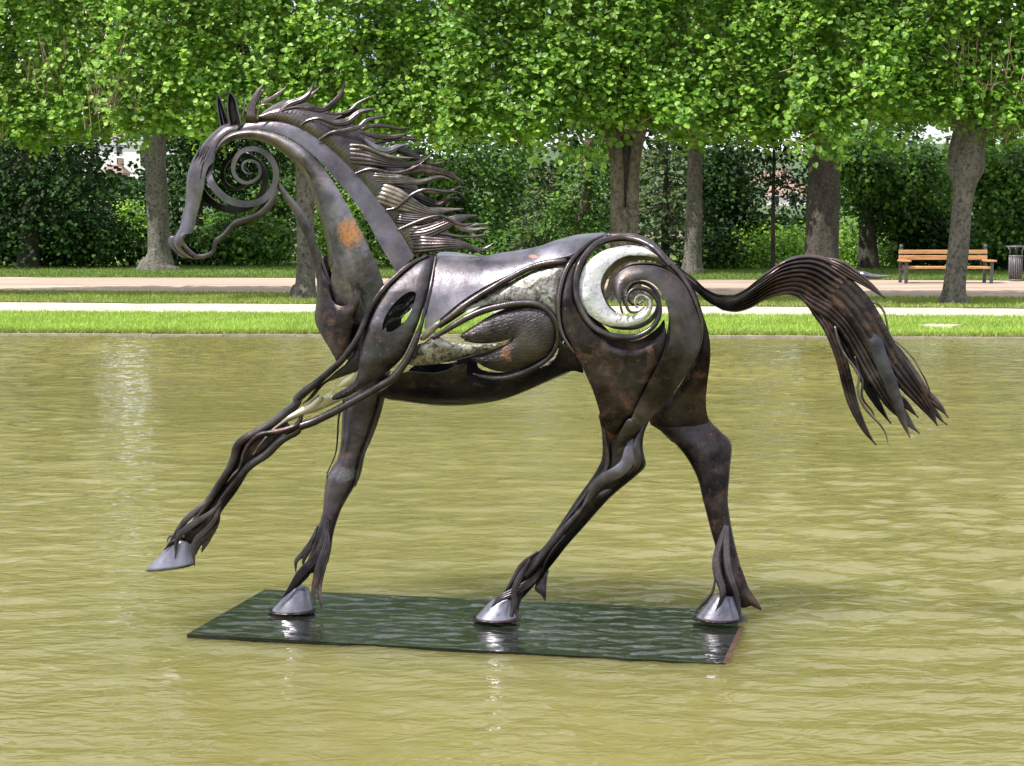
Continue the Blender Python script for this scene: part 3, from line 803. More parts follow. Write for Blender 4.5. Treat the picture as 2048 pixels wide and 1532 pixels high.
SH = [
 ('dark shrub at the foot of the far left tree', 30, 529, 46.5, [(20, 480, 80, 50), (90, 495, 70, 38)], 3000, .15, 'dark_leaf'),
 ('dark glossy shrub left of the grey flared trunk', 210, 529, 46, [(190, 480, 70, 50), (250, 500, 45, 32), (150, 505, 50, 28)], 3600, .15, 'dark_leaf'),
 ('fresh green shrub glimpsed just left of the flared trunk', 278, 521, 57, [(275, 440, 38, 38), (285, 480, 32, 30)], 1500, .13, 'bush_leaf'),
 ('dark shrub between the flared trunk and the muzzle', 365, 527, 47, [(365, 490, 45, 36), (420, 500, 40, 28)], 2200, .15, 'dark_leaf'),
 ('green shrub under the horse\'s jaw', 480, 526, 47, [(470, 480, 70, 48), (540, 490, 55, 40)], 3400, .15, 'wood_leaf'),
 ('light green shrub seen between the neck bars', 690, 522, 50, [(690, 440, 55, 60), (700, 490, 60, 36)], 2600, .14, 'bush_leaf'),
 ('low dark shrub in front of the broad tree by the mane', 860, 524, 46, [(850, 500, 90, 32), (980, 500, 70, 34)], 3200, .15, 'wood_leaf'),
 ('green shrub just above the horse\'s back', 1060, 524, 46, [(1040, 490, 60, 40), (1110, 500, 50, 32)], 2400, .14, 'wood_leaf'),
 ('bright lime green bush around the sapling\'s foot', 1530, 546, 45, [(1480, 515, 60, 34), (1570, 505, 60, 44), (1620, 520, 40, 32), (1520, 490, 45, 28)], 5200, .12, 'bush_leaf'),
 ('bright green bush between the thick lime and the black trunk', 1698, 544, 47, [(1698, 490, 32, 55), (1700, 525, 34, 24)], 1900, .13, 'bush_leaf'),
 ('bright low bush at the left end of the bench', 1790, 543, 46, [(1785, 515, 36, 32), (1830, 525, 40, 22)], 1700, .12, 'bush_leaf'),
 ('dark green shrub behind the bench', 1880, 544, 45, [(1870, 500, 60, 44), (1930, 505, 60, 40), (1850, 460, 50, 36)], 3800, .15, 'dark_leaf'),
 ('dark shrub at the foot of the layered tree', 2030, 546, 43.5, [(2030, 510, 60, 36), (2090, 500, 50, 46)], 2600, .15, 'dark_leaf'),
 ('dark shrub to the right of the pale spotted trunk', 1430, 541, 44, [(1430, 500, 34, 42)], 1400, .14, 'dark_leaf'),
]
for i, (lb, px, py, Y, bl, n, lf, mt) in enumerate(SH):
    broad_tree('shrub', lb, 'shrub', px, py, Y, None, bl, n, lf, mt, SG, 100 + i, branches=8)

def spruce(label, px, py, Y, top_py, half_w, seed):
    r = np.random.default_rng(seed)
    base = AT(px, py, Y); base[2] = .05
    t = empty('spruce_tree', base); tag(t, label, 'tree', 'spruces behind the horse'); org = np.array(t.location)
    H = AT(px, top_py, Y)[2] - base[2]; hw = half_w * Y / F
    V, Fc = tube_vf(np.array([[0, 0, -.2], [0, 0, H * .5], [0, 0, H]]), [.16, .09, .02], 8)
    mesh('trunk', V, Fc, 'bark_dark', t)
    P, N, T = [], [], []
    A, B = [], []
    for k in range(int(H / .32)):
        z = .25 + k * .32
        L = hw * (1 - z / H) ** .8 + .15
        for j in range(7):
            a = r.uniform(0, 6.28); d = np.array([math.cos(a), math.sin(a), 0])
            ln = L * r.uniform(.7, 1.1); s = np.array([0, 0, z + r.normal(0, .06)])
            A.append(s); B.append(s + d * ln + np.array([0, 0, -.18 * ln]))
            m = int(26 * ln) + 6
            u = np.sqrt(r.random(m)) * ln
            side = r.normal(0, .13, m) * (1.2 - u / ln * .6)
            pp = s + d * u[:, None] + np.array([-d[1], d[0], 0]) * side[:, None]
            pp[:, 2] += -.30 * u + .16 * (u / ln) ** 2 * ln + r.normal(0, .04, m)
            P.append(pp); N.append(np.array([0, -.2, 1.0]) + r.normal(0, .45, (m, 3)))
            T.append(d + np.array([-d[1], d[0], 0]) * (np.sign(side) * .8)[:, None] + np.array([0, 0, -.3]))
    leaf_mesh('needles', np.vstack(P), np.vstack(N), .20 * r.uniform(.7, 1.3, sum(map(len, P))), 'needle', t, heart=False, aspect=.45, direction=np.vstack(T))
    sticks('branches', np.array(A), np.array(B), .02, .006, 'bark_dark', t, 4)
spruce('dark spruce left of the leaning trunk', 1095, 524, 45, 330, 100, 81)
spruce('spruce with drooping boughs between the stout and the spotted trunks', 1330, 530, 45, 250, 105, 83)

def woodland():
    r = np.random.default_rng(91)
    def top(px):
        t = np.full_like(px, -120.0)
        for a, b, y in ((196, 292, 348), (1072, 1118, 325), (1496, 1618, 424), (1842, 1915, 305), (120, 145, 262), (845, 870, 300)):
            t = np.where((px > a) & (px < b), y, t)
        return t
    n = 170000
    px = r.uniform(-1300, 3300, n); Y = r.uniform(58, 76, n)
    py = 540 - (540 - top(px)) * r.random(n) ** .9
    cl = 10500
    cx = r.uniform(-1300, 3300, cl); cY = r.uniform(58, 76, cl); cy = 545 - (545 - top(cx) - 16) * r.random(cl) ** .95
    C = AT(cx, cy, cY)
    idx = r.integers(0, cl, n)
    P = C[idx] + r.normal(size=(n, 3)) * np.array([.42, .42, .26])
    P = P[P[:, 2] > .15]
    N = np.array([0, -.3, .7]) + r.normal(size=(len(P), 3)) * .55
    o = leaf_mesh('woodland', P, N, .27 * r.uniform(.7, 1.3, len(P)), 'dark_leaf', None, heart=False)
    tag(o, 'dark mass of woodland foliage closing the view behind the trees', 'woodland')
woodland()

# ------------------------------------------------------------------ hill and houses far away
def hill():
    x = np.linspace(-420, 420, 90); y = np.linspace(150, 620, 30)
    X, Y = np.meshgrid(x, y)
    Z = 13.5 * np.clip((Y - 150) / 150, 0, 1) ** 1.3 * (1 + .12 * np.sin(X / 37) + .08 * np.sin(X / 13 + 1)) + .06
    V = np.stack([X, Y, Z], -1).reshape(-1, 3)
    i, j = np.meshgrid(np.arange(89), np.arange(29)); a = (j * 90 + i).ravel()
    tag(fast_mesh('hill', V, np.stack([a, a+1, a+91, a+90], 1), 'hill', smooth=True), kind='structure')
hill()

def house(label, px, py, Y, w, h, d, wall, roof, rh, rz=0.0, floors=2, cols=3):
    base = AT(px, py, Y)
    t = empty('house', base, rz); tag(t, label, 'house')
    v, f = box_vf(-w/2, w/2, 0, d, -4, h)
    mesh('wall', v, f, wall, t, smooth=False)
    e = .35
    rv = [(-w/2-e, -e, h+.01), (w/2+e, -e, h+.01), (w/2+e, d+e, h+.01), (-w/2-e, d+e, h+.01), (-w/2+.6, d/2, h+rh), (w/2-.6, d/2, h+rh)]
    ro = mesh('roof', rv, [(0,1,5,4), (1,2,5), (2,3,4,5), (3,0,4), (0,3,2,1)], roof, t, smooth=False)
    v, f = box_vf(w*.2, w*.2+.7, d*.35, d*.35+.7, h+rh*.5, h+rh+.8)
    mesh('chimney', v, f, roof, ro, smooth=False)
    for i in range(floors):
        for k in range(cols):
            cx = -w/2 + (k + .5) * w / cols; cz = .9 + i * (h - .6) / floors
            v, f = box_vf(cx-.55, cx+.55, -.05, .04, cz, cz+1.4)
            fr = mesh('window', v, f, 'wall_white', t, smooth=False)
            v, f = box_vf(cx-.45, cx+.45, -.07, -.03, cz+.1, cz+1.3)
            mesh('pane', v, f, 'pane', fr, smooth=False)
house('white house with a grey roof on the hill, seen through the left gap', 240, 345, 235, 11, 4.2, 8, 'wall_white', 'roof_grey', 1.9)
house('small red roofed house below the white one in the left gap', 222, 372, 215, 3.0, 1.8, 5, 'wall_cream', 'roof_red', 1.3, floors=1, cols=1)
house('cream house with red roof beside the sapling, upper one', 1560, 400, 230, 6, 2.6, 7, 'wall_cream', 'roof_red', 1.8, .2)
house('white house with red roof beside the sapling, lower one', 1585, 437, 190, 6.5, 2.8, 6, 'wall_white', 'roof_red', 1.6, -.15)

# ------------------------------------------------------------------ grass blades
def grass(name, label, n, xr, fa, fb, z, h, mat, seed, power=1.0):
    r = np.random.default_rng(seed)
    x = r.uniform(xr[0], xr[1], n); t = r.random(n) ** power
    y = fa(x) + (fb(x) - fa(x)) * t
    a = r.uniform(0, 6.28, n); hh = h * r.uniform(.5, 1.3, n); w = .010 * r.uniform(.7, 1.5, n)
    C = np.stack([x, y, np.full(n, z)], 1)
    s = np.stack([np.cos(a), np.sin(a), np.zeros(n)], 1) * w[:, None]
    tip = C + np.stack([r.normal(0, .4, n) * hh, r.normal(0, .4, n) * hh, hh], 1)
    V = np.stack([C - s, C + s, tip], 1).reshape(-1, 3)
    o = fast_mesh(name, V, np.arange(3 * n).reshape(-1, 3), mat)
    tag(o, label, 'grass', kind='stuff')
grass('grass', 'short bright grass of the lawn strip beside the pool', 90000, (-9.5, 9.5), lambda x: SHORE(x) + .20, L_LAWN, .058, .06, 'blade', 1)
grass('grass', 'longer ragged grass fringe overhanging the pool kerb', 26000, (-9.5, 9.5), lambda x: SHORE(x) + .06, lambda x: SHORE(x) + .34, .03, .055, 'blade_dry', 2)
grass('grass', 'worn grass of the verge between the two paths', 50000, (-12, 12), lambda x: L_GRAV(x) - .12, lambda x: L_VERGE(x) + .08, .058, .06, 'blade_dry', 3)
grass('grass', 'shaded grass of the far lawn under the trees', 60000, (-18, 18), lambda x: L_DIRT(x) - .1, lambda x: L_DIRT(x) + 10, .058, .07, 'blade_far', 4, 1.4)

# stone slab let into the lawn
def slab():
    c = [G(1836, 655.5, .075), G(1905, 657, .075), G(1928, 653.5, .075), G(1856, 652, .075)]
    c = np.array(c); o0 = c.mean(0)
    V = [(p - o0) * np.array([1, 1, 0]) + np.array([0, 0, .0]) for p in c] + [(p - o0) * np.array([.97, .97, 0]) + np.array([0, 0, .035]) for p in c]
    o = mesh('stone_slab', V, [(0,3,2,1),(4,5,6,7),(0,1,5,4),(1,2,6,5),(2,3,7,6),(3,0,4,7)], 'gravel', smooth=False)
    o.location = (o0[0], o0[1], .075)
    tag(o, 'flat pale stone slab let into the lawn near the pool edge', 'slab')
slab()

# ------------------------------------------------------------------ bench and bin
def bench():
    a = G(1812, 567, .05); b = G(1982.5, 567, .05)
    c = (a + b) / 2; w = b[0] - a[0]
    t = empty('park_bench', (c[0], c[1], .05)); tag(t, 'orange wooden park bench with dark iron legs behind the burred lime trunk', 'bench')
    k = F / c[1]
    H = lambda py: (567 - py) / k
    x0, x1 = -w/2, w/2
    for s, xx in ((-1, x0), (1, x1)):
        bevel_box('leg', xx-.035, xx+.035, -.03, .04, 0, H(524)-.003, 'iron', t)
        bevel_box('leg', xx-.035, xx+.035, .50, .57, 0, H(500)+.04, 'iron', t)
        bevel_box('side_rail', xx-.030, xx+.030, .045, .495, H(541), H(538)-.004, 'iron', t, .004)
        bevel_box('armrest', xx-.10, xx+.10, -.06, .49, H(524), H(520.5), 'wood', t, .008)
        v, f = tube_vf(np.array([[xx, .535, H(500)+.03], [xx, .535, H(500)+.06], [xx, .535, H(500)+.10], [xx, .535, H(500)+.12]]), [.03, .045, .04, .012], 10)
        mesh('post_knob', v, f, 'iron', t)
    for i in range(4):
        y = .0 + i * .118
        bevel_box('seat_slat', x0+.02, x1-.02, y, y+.095, H(538), H(533.5), 'wood', t, .008)
    for (p0, p1, yy) in ((521, 512, .445), (509, 501, .46)):
        bevel_box('back_slat', x0-.07, x1+.03, yy, yy+.035, H(p0), H(p1), 'wood', t, .008)
    for xx in (x0 + .1, x1 - .1):
        bevel_box('back_strap', xx-.02, xx+.02, .497, .51, H(538), H(502), 'iron', t, .003)
bench()

def litter_bin():
    p = G(2030, 562, .05); k = F / p[1]
    t = empty('litter_bin', (p[0], p[1], .05)); tag(t, 'grey slatted metal litter bin with a wire rim to the right of the bench', 'litter bin')
    r0 = 12.5 / k; hb = 50 / k
    V, Fc = tube_vf(np.array([[0, 0, .03], [0, 0, hb*.98]]), [r0*.90, r0*.96], 20); mesh('liner', V, Fc, 'iron', t)
    for i in range(22):
        a = 2 * math.pi * i / 22
        c, s = math.cos(a), math.sin(a)
        V, Fc = tube_vf(np.array([[c*r0*.95, s*r0*.95, .02], [c*r0*.98, s*r0*.98, hb*.5], [c*r0*1.02, s*r0*1.02, hb]]), [.012]*3, 5)
        mesh('slat', V, Fc, 'bin', t)
    def ring(name, rr, z, tr, sides=28):
        C = np.array([[rr*math.cos(2*math.pi*i/sides), rr*math.sin(2*math.pi*i/sides), z] for i in range(sides+1)])
        V, Fc = tube_vf(C, [tr]*(sides+1), 6); mesh(name, V, Fc[:-2], 'bin', t)
    ring('rim', r0*1.02, hb, .018); ring('rim', r0*.95, .03, .018)
    for i in range(6):
        a = 2 * math.pi * (i + .3) / 6; c, s = math.cos(a), math.sin(a)
        V, Fc = tube_vf(np.array([[c*r0, s*r0, hb], [c*r0*1.05, s*r0*1.05, hb*1.22], [c*r0*1.5, s*r0*1.5, 69/k]]), [.008]*3, 5)
        mesh('support_rod', V, Fc, 'bin', t)
    ring('wire_rim', r0*1.6, 69/k, .009); ring('wire_rim', r0*1.2, 68/k, .006)
    V, Fc = tube_vf(np.array([[0, 0, 67/k], [0, 0, 70/k], [0, 0, 71/k]]), [r0*.8, r0*.95, r0*.9], 20); mesh('lid', V, Fc, 'iron', t)
litter_bin()
# ================================================================== THE HORSE SCULPTURE
horse = empty('horse_sculpture', HO, math.atan2(UA[1], UA[0]))
tag(horse, 'life size openwork steel horse sculpture trotting on a flat plate in the pool', 'sculpture')

SPX = 478.0
def cv(ox, oy, s): return lambda pts: np.array([(ox + p[0] / s, oy + p[1] / s) for p in pts])
c1 = cv(300, 140, 3.83); c2 = cv(600, 140, 3.648); c3 = cv(600, 460, 3.83); c4 = cv(800, 440, 3.83); c5 = cv(1080, 440, 3.83)
c9 = cv(1400, 480, 3.648); l1 = cv(270, 780, 4.031); l2 = cv(500, 720, 2.838); l3 = cv(920, 800, 3.331); l4 = cv(1180, 780, 3.192)

def solid(o, th, offset=-1.0, bevel=False):
    m = o.modifiers.new('thickness', 'SOLIDIFY'); m.thickness = th; m.offset = offset
    m.use_even_offset = False
    es = o.modifiers.new('crisp_edges', 'EDGE_SPLIT'); es.split_angle = R(38); es.use_edge_sharp = False
    return o

def pip(pt, poly):
    x, y = pt[:, 0], pt[:, 1]; inside = np.zeros(len(pt), bool)
    n = len(poly); j = n - 1
    for i in range(n):
        xi, yi = poly[i]; xj, yj = poly[j]
        c = ((yi > y) != (yj > y)) & (x < (xj - xi) * (y - yi) / (yj - yi + 1e-12) + xi)
        inside ^= c; j = i
    return inside

def pdist(pt, poly):
    d = np.full(len(pt), 1e9)
    n = len(poly)
    for i in range(n):
        a = poly[i]; b = poly[(i + 1) % n]; ab = b - a
        t = np.clip(((pt - a) @ ab) / (ab @ ab + 1e-9), 0, 1)
        d = np.minimum(d, np.linalg.norm(pt - (a + t[:, None] * ab), axis=1))
    return d

def sheet(name, outline, d, mat, bulge=0.0, Rb=30.0, holes=(), th=0.006, step=7.0, per=3, parent=None, mirror=False, relief=None, label=None):
    parent = parent or horse
    out = cr(outline, per, True)
    hs = [cr(h, per, True) for h in holes]
    pts = [out] + hs
    edges = []; k = 0
    for p in pts:
        m = len(p); edges += [(k + i, k + (i + 1) % m) for i in range(m)]; k += m
    lo, hi = out.min(0), out.max(0)
    gx, gy = np.meshgrid(np.arange(lo[0], hi[0], step), np.arange(lo[1], hi[1], step))
    gx = gx + (np.arange(gx.shape[0]) % 2)[:, None] * step / 2
    g = np.stack([gx.ravel(), gy.ravel()], 1)
    ok = pip(g, out) & (pdist(g, out) > step * .45)
    for h in hs: ok &= (~pip(g, h)) & (pdist(g, h) > step * .45)
    allp = np.vstack(pts + [g[ok]])
    r = delaunay_2d_cdt([Vector((float(a), float(b))) for a, b in allp], edges, [], 0, 1e-4)
    vs = np.array([(v.x, v.y) for v in r[0]])
    tri = np.array([f for f in r[2]])
    cen = vs[tri].mean(1)
    keep = pip(cen, out)
    for h in hs: keep &= ~pip(cen, h)
    tri = tri[keep]
    ar = (vs[tri[:, 1], 0] - vs[tri[:, 0], 0]) * (vs[tri[:, 2], 1] - vs[tri[:, 0], 1]) - (vs[tri[:, 1], 1] - vs[tri[:, 0], 1]) * (vs[tri[:, 2], 0] - vs[tri[:, 0], 0])
    tri[ar > 0] = tri[ar > 0][:, ::-1]          # image y runs down
    used = np.unique(tri); mp = -np.ones(len(vs), int); mp[used] = np.arange(len(used)); vs = vs[used]; tri = mp[tri]
    dd = d(vs[:, 0], vs[:, 1]) if callable(d) else np.full(len(vs), float(d))
    if bulge: 
        e = pdist(vs, out)
        q = np.clip(e / Rb, 0, 1); dd = dd + bulge * (1 - (1 - q) ** 2)
    if relief: dd = dd + relief(vs[:, 0], vs[:, 1])
    V = PL(vs[:, 0], vs[:, 1], dd)
    o = solid(mesh(name, V, tri, mat, parent), th)
    if label: o['label'] = label
    if mirror:
        V2 = V * np.array([1, -1, 1])
        solid(mesh(name, V2, tri[:, ::-1], mat, parent), th)
    return o

def ribbon(name, A, B, dA, dB, mat, bulge=0.0, ridges=0, ramp_=0.004, n=40, m=10, th=0.005, parent=None, mirror=False, tr=0, tamp=0.0, smoothed=True, label=None):
    """band between two traced borders"""
    parent = parent or horse
    if smoothed: A = cr(A, 6); B = cr(B, 6)
    A = resample(A, n); B = resample(B, n)
    if ridges: m = ridges * 5
    dA = along(dA, n); dB = along(dB, n)
    s = np.linspace(0, 1, m + 1)
    PX = A[:, None, :] * (1 - s)[None, :, None] + B[:, None, :] * s[None, :, None]
    DD = dA[:, None] * (1 - s) + dB[:, None] * s + bulge * 4 * s * (1 - s)
    if ridges:
        wpx = np.linalg.norm(A - B, axis=1)
        f = np.clip(wpx / 25.0, 0.1, 1.0)
        DD = DD + ramp_ * f[:, None] * np.abs(np.sin(np.pi * ridges * s))[None, :]
    if tr:
        tt = np.linspace(0, 1, n)
        DD = DD + tamp * np.abs(np.sin(np.pi * tr * tt))[:, None]
    V = PL(PX[..., 0], PX[..., 1], DD).reshape(-1, 3)
    i, j = np.meshgrid(np.arange(n - 1), np.arange(m), indexing='ij')
    a = (i * (m + 1) + j).ravel()
    Fq = np.stack([a, a + 1, a + m + 2, a + m + 1], 1)
    # orient towards viewer
    q = V[Fq]; nr = np.cross(q[:, 1] - q[:, 0], q[:, 2] - q[:, 0]).sum(0)
    if nr[1] > 0: Fq = Fq[:, ::-1]
    o = solid(mesh(name, V, Fq, mat, parent), th)
    if label: o['label'] = label
    if mirror: solid(mesh(name, V * np.array([1, -1, 1]), Fq[:, ::-1], mat, parent), th)
    return o

def lock(name, C, w, d, mat, ridges=2, bulge=0.012, n=30, th=0.004, parent=None, label=None, cup=1, ramp_=0.004):
    """tapering lock along a centre line"""
    C = cr(C, 6); n = max(n, 12); C = resample(C, n)
    w = along(w, n)
    T = np.gradient(C, axis=0); T /= np.linalg.norm(T, axis=1)[:, None] + 1e-9
    N = np.stack([-T[:, 1], T[:, 0]], 1)
    dn = along(d, n)
    return ribbon(name, C + N * (w / 2)[:, None], C - N * (w / 2)[:, None], dn, dn, mat, bulge, ridges, ramp_, n, 6, th, parent, smoothed=False, label=label)

def rod(name, C, r, d, mat='steel_rod', sides=10, parent=None, per=6, mirror=False, label=None):
    parent = parent or horse
    C = cr(C, per); n = len(C)
    dd = d(C[:, 0], C[:, 1]) if callable(d) else along(d, n)
    P3 = PL(C[:, 0], C[:, 1], dd)
    V, Fc = tube_vf(P3, along(r, n) / SPX, sides)
    o = mesh(name, V, Fc, mat, parent)
    if label: o['label'] = label
    if mirror: mesh(name, V * np.array([1, -1, 1]), [f[::-1] for f in Fc], mat, parent)
    return o

def limb(name, A, B, d, mat, ratio=0.7, n=48, sides=16, parent=None, label=None):
    """closed tapered limb between two traced borders"""
    parent = parent or horse
    A = resample(cr(A, 6), n); B = resample(cr(B, 6), n); dn = along(d, n)
    C = (A + B) / 2; H = (A - B) / 2
    a = np.linspace(0, 2 * math.pi, sides, endpoint=False)
    PX = C[:, None, :] + H[:, None, :] * np.cos(a)[None, :, None]
    wm = np.linalg.norm(H, axis=1) / SPX
    rt = along(ratio, n)
    DD = dn[:, None] + (wm * rt)[:, None] * np.sin(a)[None, :]
    V = PL(PX[..., 0], PX[..., 1], DD).reshape(-1, 3)
    Fc = []
    for i in range(n - 1):
        for k in range(sides):
            k2 = (k + 1) % sides
            Fc.append((i*sides+k, i*sides+k2, (i+1)*sides+k2, (i+1)*sides+k))
    Fc.append(tuple(range(sides))[::-1]); Fc.append(tuple((n-1)*sides+k for k in range(sides)))
    o = mesh(name, V, Fc, mat, parent)
    me = o.data; bm = bmesh.new(); bm.from_mesh(me); bmesh.ops.recalc_face_normals(bm, faces=bm.faces); bm.to_mesh(me); bm.free()
    if label: o['label'] = label
    return o

def shift(P, dx, dy): return np.asarray(P, float) + np.array([dx, dy])

# ---- depth fields (half width of the body at a place in the photograph)
TX = [620, 660, 700, 760, 870, 964, 1035, 1113, 1210, 1300, 1380, 1430]
TT = [540, 520, 508, 500, 505, 510, 500, 478, 464, 468, 525, 600]
TB = [680, 715, 740, 800, 812, 812, 800, 765, 790, 860, 860, 800]
TW = [.07, .11, .15, .19, .225, .245, .25, .25, .25, .23, .17, .08]
def body(px, py, k=1.0, inset=0.0):
    t0 = np.interp(px, TX, TT); t1 = np.interp(px, TX, TB); w = np.interp(px, TX, TW)
    s = np.clip((py - t0) / (t1 - t0), 0, 1)
    return np.maximum(0.0, k * w * np.sqrt(np.clip(1 - (2 * s - 1) ** 2, 0, 1)) ** 0.8 - inset)
def bodyf(inset=0.0, k=1.0): return lambda x, y: body(np.asarray(x), np.asarray(y), k, inset)
def haunch(px, py, inset=0.0):
    v = np.interp(py, [460, 475, 495, 530, 600, 700, 780, 850, 900, 960], [0.0, .09, .15, .205, .245, .25, .215, .165, .125, .10])
    e = np.sqrt(np.clip(1 - np.clip((px - 1290) / 150, 0, 1) ** 2, 0.04, 1))
    return v * e - inset
def hf(inset=0.0): return lambda x, y: haunch(np.asarray(x), np.asarray(y), inset)
def shoulder(px, py, inset=0.0):
    v = np.interp(py, [500, 530, 580, 650, 720, 780, 840], [.075, .125, .185, .215, .215, .19, .165])
    return v - inset
def sf(inset=0.0): return lambda x, y: shoulder(np.asarray(x), np.asarray(y), inset)

# ---------------------------------------------------------------- head
near_e = np.array([(488,259),(463,261),(441,278),(430.5,297),(428.5,320),(417.5,333),(411,349),(407,375),(400.5,404),(393,432),(385,464),(369,469),(366,482),(378,498),(394,511)])
ridge_e = np.array([(480,246),(457,246),(430.5,263),(404,292),(386,321),(376,352),(374,384),(373,416),(363,450),(356,464),(350,485),(360,503),(383.5,517)])
def loft3(name, A, Rg, B, da, dr, db, mat, n=70, m=9, th=.005, parent=None):
    A = resample(cr(A, 6), n); Rg = resample(cr(Rg, 6), n); B = resample(cr(B, 6), n)
    da, dr, db = along(da, n), along(dr, n), along(db, n)
    s = np.linspace(-1, 1, 2 * m + 1)
    V = []
    a3 = PL(A[:, 0], A[:, 1], da); r3 = PL(Rg[:, 0], Rg[:, 1], dr); b3 = PL(B[:, 0], B[:, 1], db)
    for q in s:
        e = abs(q); base = a3 if q < 0 else b3
        ang = e * math.pi / 2
        V.append(r3 + (base - r3) * np.array([1 - math.cos(ang), math.sin(ang), 1 - math.cos(ang)]))
    V = np.stack(V, 1).reshape(-1, 3); k = 2 * m + 1
    i, j = np.meshgrid(np.arange(n - 1), np.arange(k - 1), indexing='ij'); a = (i * k + j).ravel()
    Fq = np.stack([a, a + 1, a + k + 1, a + k], 1)
    q = V[Fq[: len(Fq)]]; nr = np.cross(q[:, 1] - q[:, 0], q[:, 2] - q[:, 0]).sum(0)
    if nr[0] > 0: Fq = Fq[:, ::-1]
    return solid(mesh(name, V, Fq, mat, parent or horse), th)
face = loft3('face', near_e, ridge_e, shift(near_e, -30, 4), [.05, .07, .085, .085, .07, .06, .05], [-.012, -.012, -.01, -.01], [-.10, -.10, -.10, -.09, -.08, -.07], 'steel_band')
for k, (dx, dd, rr) in enumerate(((0, .052, 1.5), (26, .066, 1.0), (48, .076, .9), (66, .084, .8))):
    rod('brow_crease', c1([(400 + dx, 575 - dx * .1), (362 + dx, 650), (335 + dx, 730), (322 + dx, 810), (318 + dx * .9, 880)]), [.4, rr, rr, rr, .4], [dd - .004, dd, dd, dd, dd - .004], 'steel_dark', 6, parent=face)
sheet('nostril_flap', c1([(262, 1262), (252, 1300), (268, 1345), (320, 1395), (360, 1425), (330, 1440), (270, 1400), (232, 1350), (228, 1290)]), .050, 'steel_brown', .006, 6, step=4, parent=face)
# ears
def ear(L_, R_, tip, d, dback):
    A = np.array(L_ + [tip]); B = np.array(R_ + [tip])
    return ribbon('ear', A, B, d, [dback] * 2 + [d if np.isscalar(d) else d[-1]], 'steel_band', -0.03, 0, n=24, m=8, th=.005)
ear(list(map(tuple, c1([(628, 462), (612, 395), (598, 300), (600, 225)]))), list(map(tuple, c1([(655, 462), (690, 415), (672, 325), (650, 230)]))), tuple(c1([(610, 168)])[0]), .05, .06)
sheet('ear_inner', c1([(612, 175), (640, 240), (660, 320), (655, 380), (630, 430), (612, 380), (604, 300), (602, 230)]), .030, 'steel_dark', .0, step=4)
ear(list(map(tuple, c1([(545, 440), (532, 350), (520, 270)]))), list(map(tuple, c1([(600, 405), (580, 350), (552, 265)]))), tuple(c1([(523, 188)])[0]), -.06, -.05)
# cheek spirals
spc = c1([(468,690),(448,765),(460,840),(505,920),(580,985),(660,1018),(750,1026),(840,1005),(910,950),(955,870),(965,790),(945,710),(890,645),(820,608),(750,605),(690,630),(648,690),(636,750),(650,810),(690,850),(740,864),(790,850),(832,810),(840,755),(815,712),(765,693),(722,705),(706,740),(718,775),(745,793),(783,786)])
spw = np.array([12, 12, 13, 14, 14, 14, 14, 13.5, 13, 13, 13, 12.5, 12, 12, 11.5, 11, 10.5, 10, 9.5, 9, 8.5, 8, 7, 6.5, 6, 5.5, 5, 4.5, 4, 3, 2])
lock('cheek_spiral', spc, spw, [.055] + [.085] * 12, 'steel_band', 0, 0.0, 170, .010)
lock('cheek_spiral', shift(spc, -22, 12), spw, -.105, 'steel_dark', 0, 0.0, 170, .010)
# jaw bars
jo = c1([(986,872),(978,960),(930,1052),(860,1122),(760,1167),(670,1192),(612,1242),(552,1302),(512,1342),(500,1392),(462,1430),(400,1446),(325,1449)])
ji = c1([(955,900),(905,1005),(835,1078),(760,1118),(662,1143),(608,1188),(558,1248),(500,1290),(476,1330),(470,1380),(430,1404),(395,1412),(345,1414)])
ribbon('jaw_bar', jo, ji, [.075]*9 + [.05, .04, .02], [.083]*9 + [.055, .045, .03], 'steel_band', .004, n=60, m=6, th=.008)
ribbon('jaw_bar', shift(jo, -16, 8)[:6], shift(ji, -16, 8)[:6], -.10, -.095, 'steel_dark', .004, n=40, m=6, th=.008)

# ---------------------------------------------------------------- neck
a_top = np.array([(481,249),(504,242.5),(535,240.5),(566,244),(595,254),(627,272),(666,302),(690.5,326),(715,351),(745,387),(775.5,425),(800,463.5),(829,512)])
a_bot = np.array([(484,259),(517,257.5),(550.6,265),(582,278),(613,299),(642,325),(667,353),(690.5,381),(715,411),(737,447),(756,483),(775.5,515.5),(793,546)])
ribbon('neck_band', a_top, a_bot, [.04, .05, .06, .07, .075], [.055, .065, .08, .095, .11], 'steel_band', .004, n=70, m=6, th=.010)
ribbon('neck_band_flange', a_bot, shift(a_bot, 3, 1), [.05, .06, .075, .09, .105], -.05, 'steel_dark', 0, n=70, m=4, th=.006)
b_out = np.array(list(c1([(500,598),(560,520),(640,474),(740,455),(850,460),(960,485),(1060,530)])) + [(600,291),(627,315),(647,337),(663,359),(679.5,384),(696,414),(712,444),(726,469),(740,499),(753.5,529),(768,572),(774,605),(764,645),(745,685),(724,716)])
b_in = np.array(list(c1([(500,655),(530,602),(600,547),(700,519),(800,517),(920,547),(1030,612)])) + [(600,326),(616,348),(630,378.5),(641,411),(649,436),(657.5,466),(664,499),(665,530),(662,560),(661,590),(662,625),(672,665),(685,700),(699,728)])
nd = [.07, .075, .085, .10, .115, .13, .14]
ribbon('neck_plate', b_out, b_in, [.07, .075, .08, .09, .105, .12, .135, .14, .13, .12], [.066, .07, .076, .085, .098, .105, .10, .075, .06, .06], 'steel_neck', .016, n=110, m=12, th=.008)
ribbon('neck_plate_flange', b_in[:15], shift(b_in[:15], -8, 3), [.066, .078, .092, .102], [-.03, -.02, 0, 0], 'steel_dark', 0, n=70, m=4, th=.006)
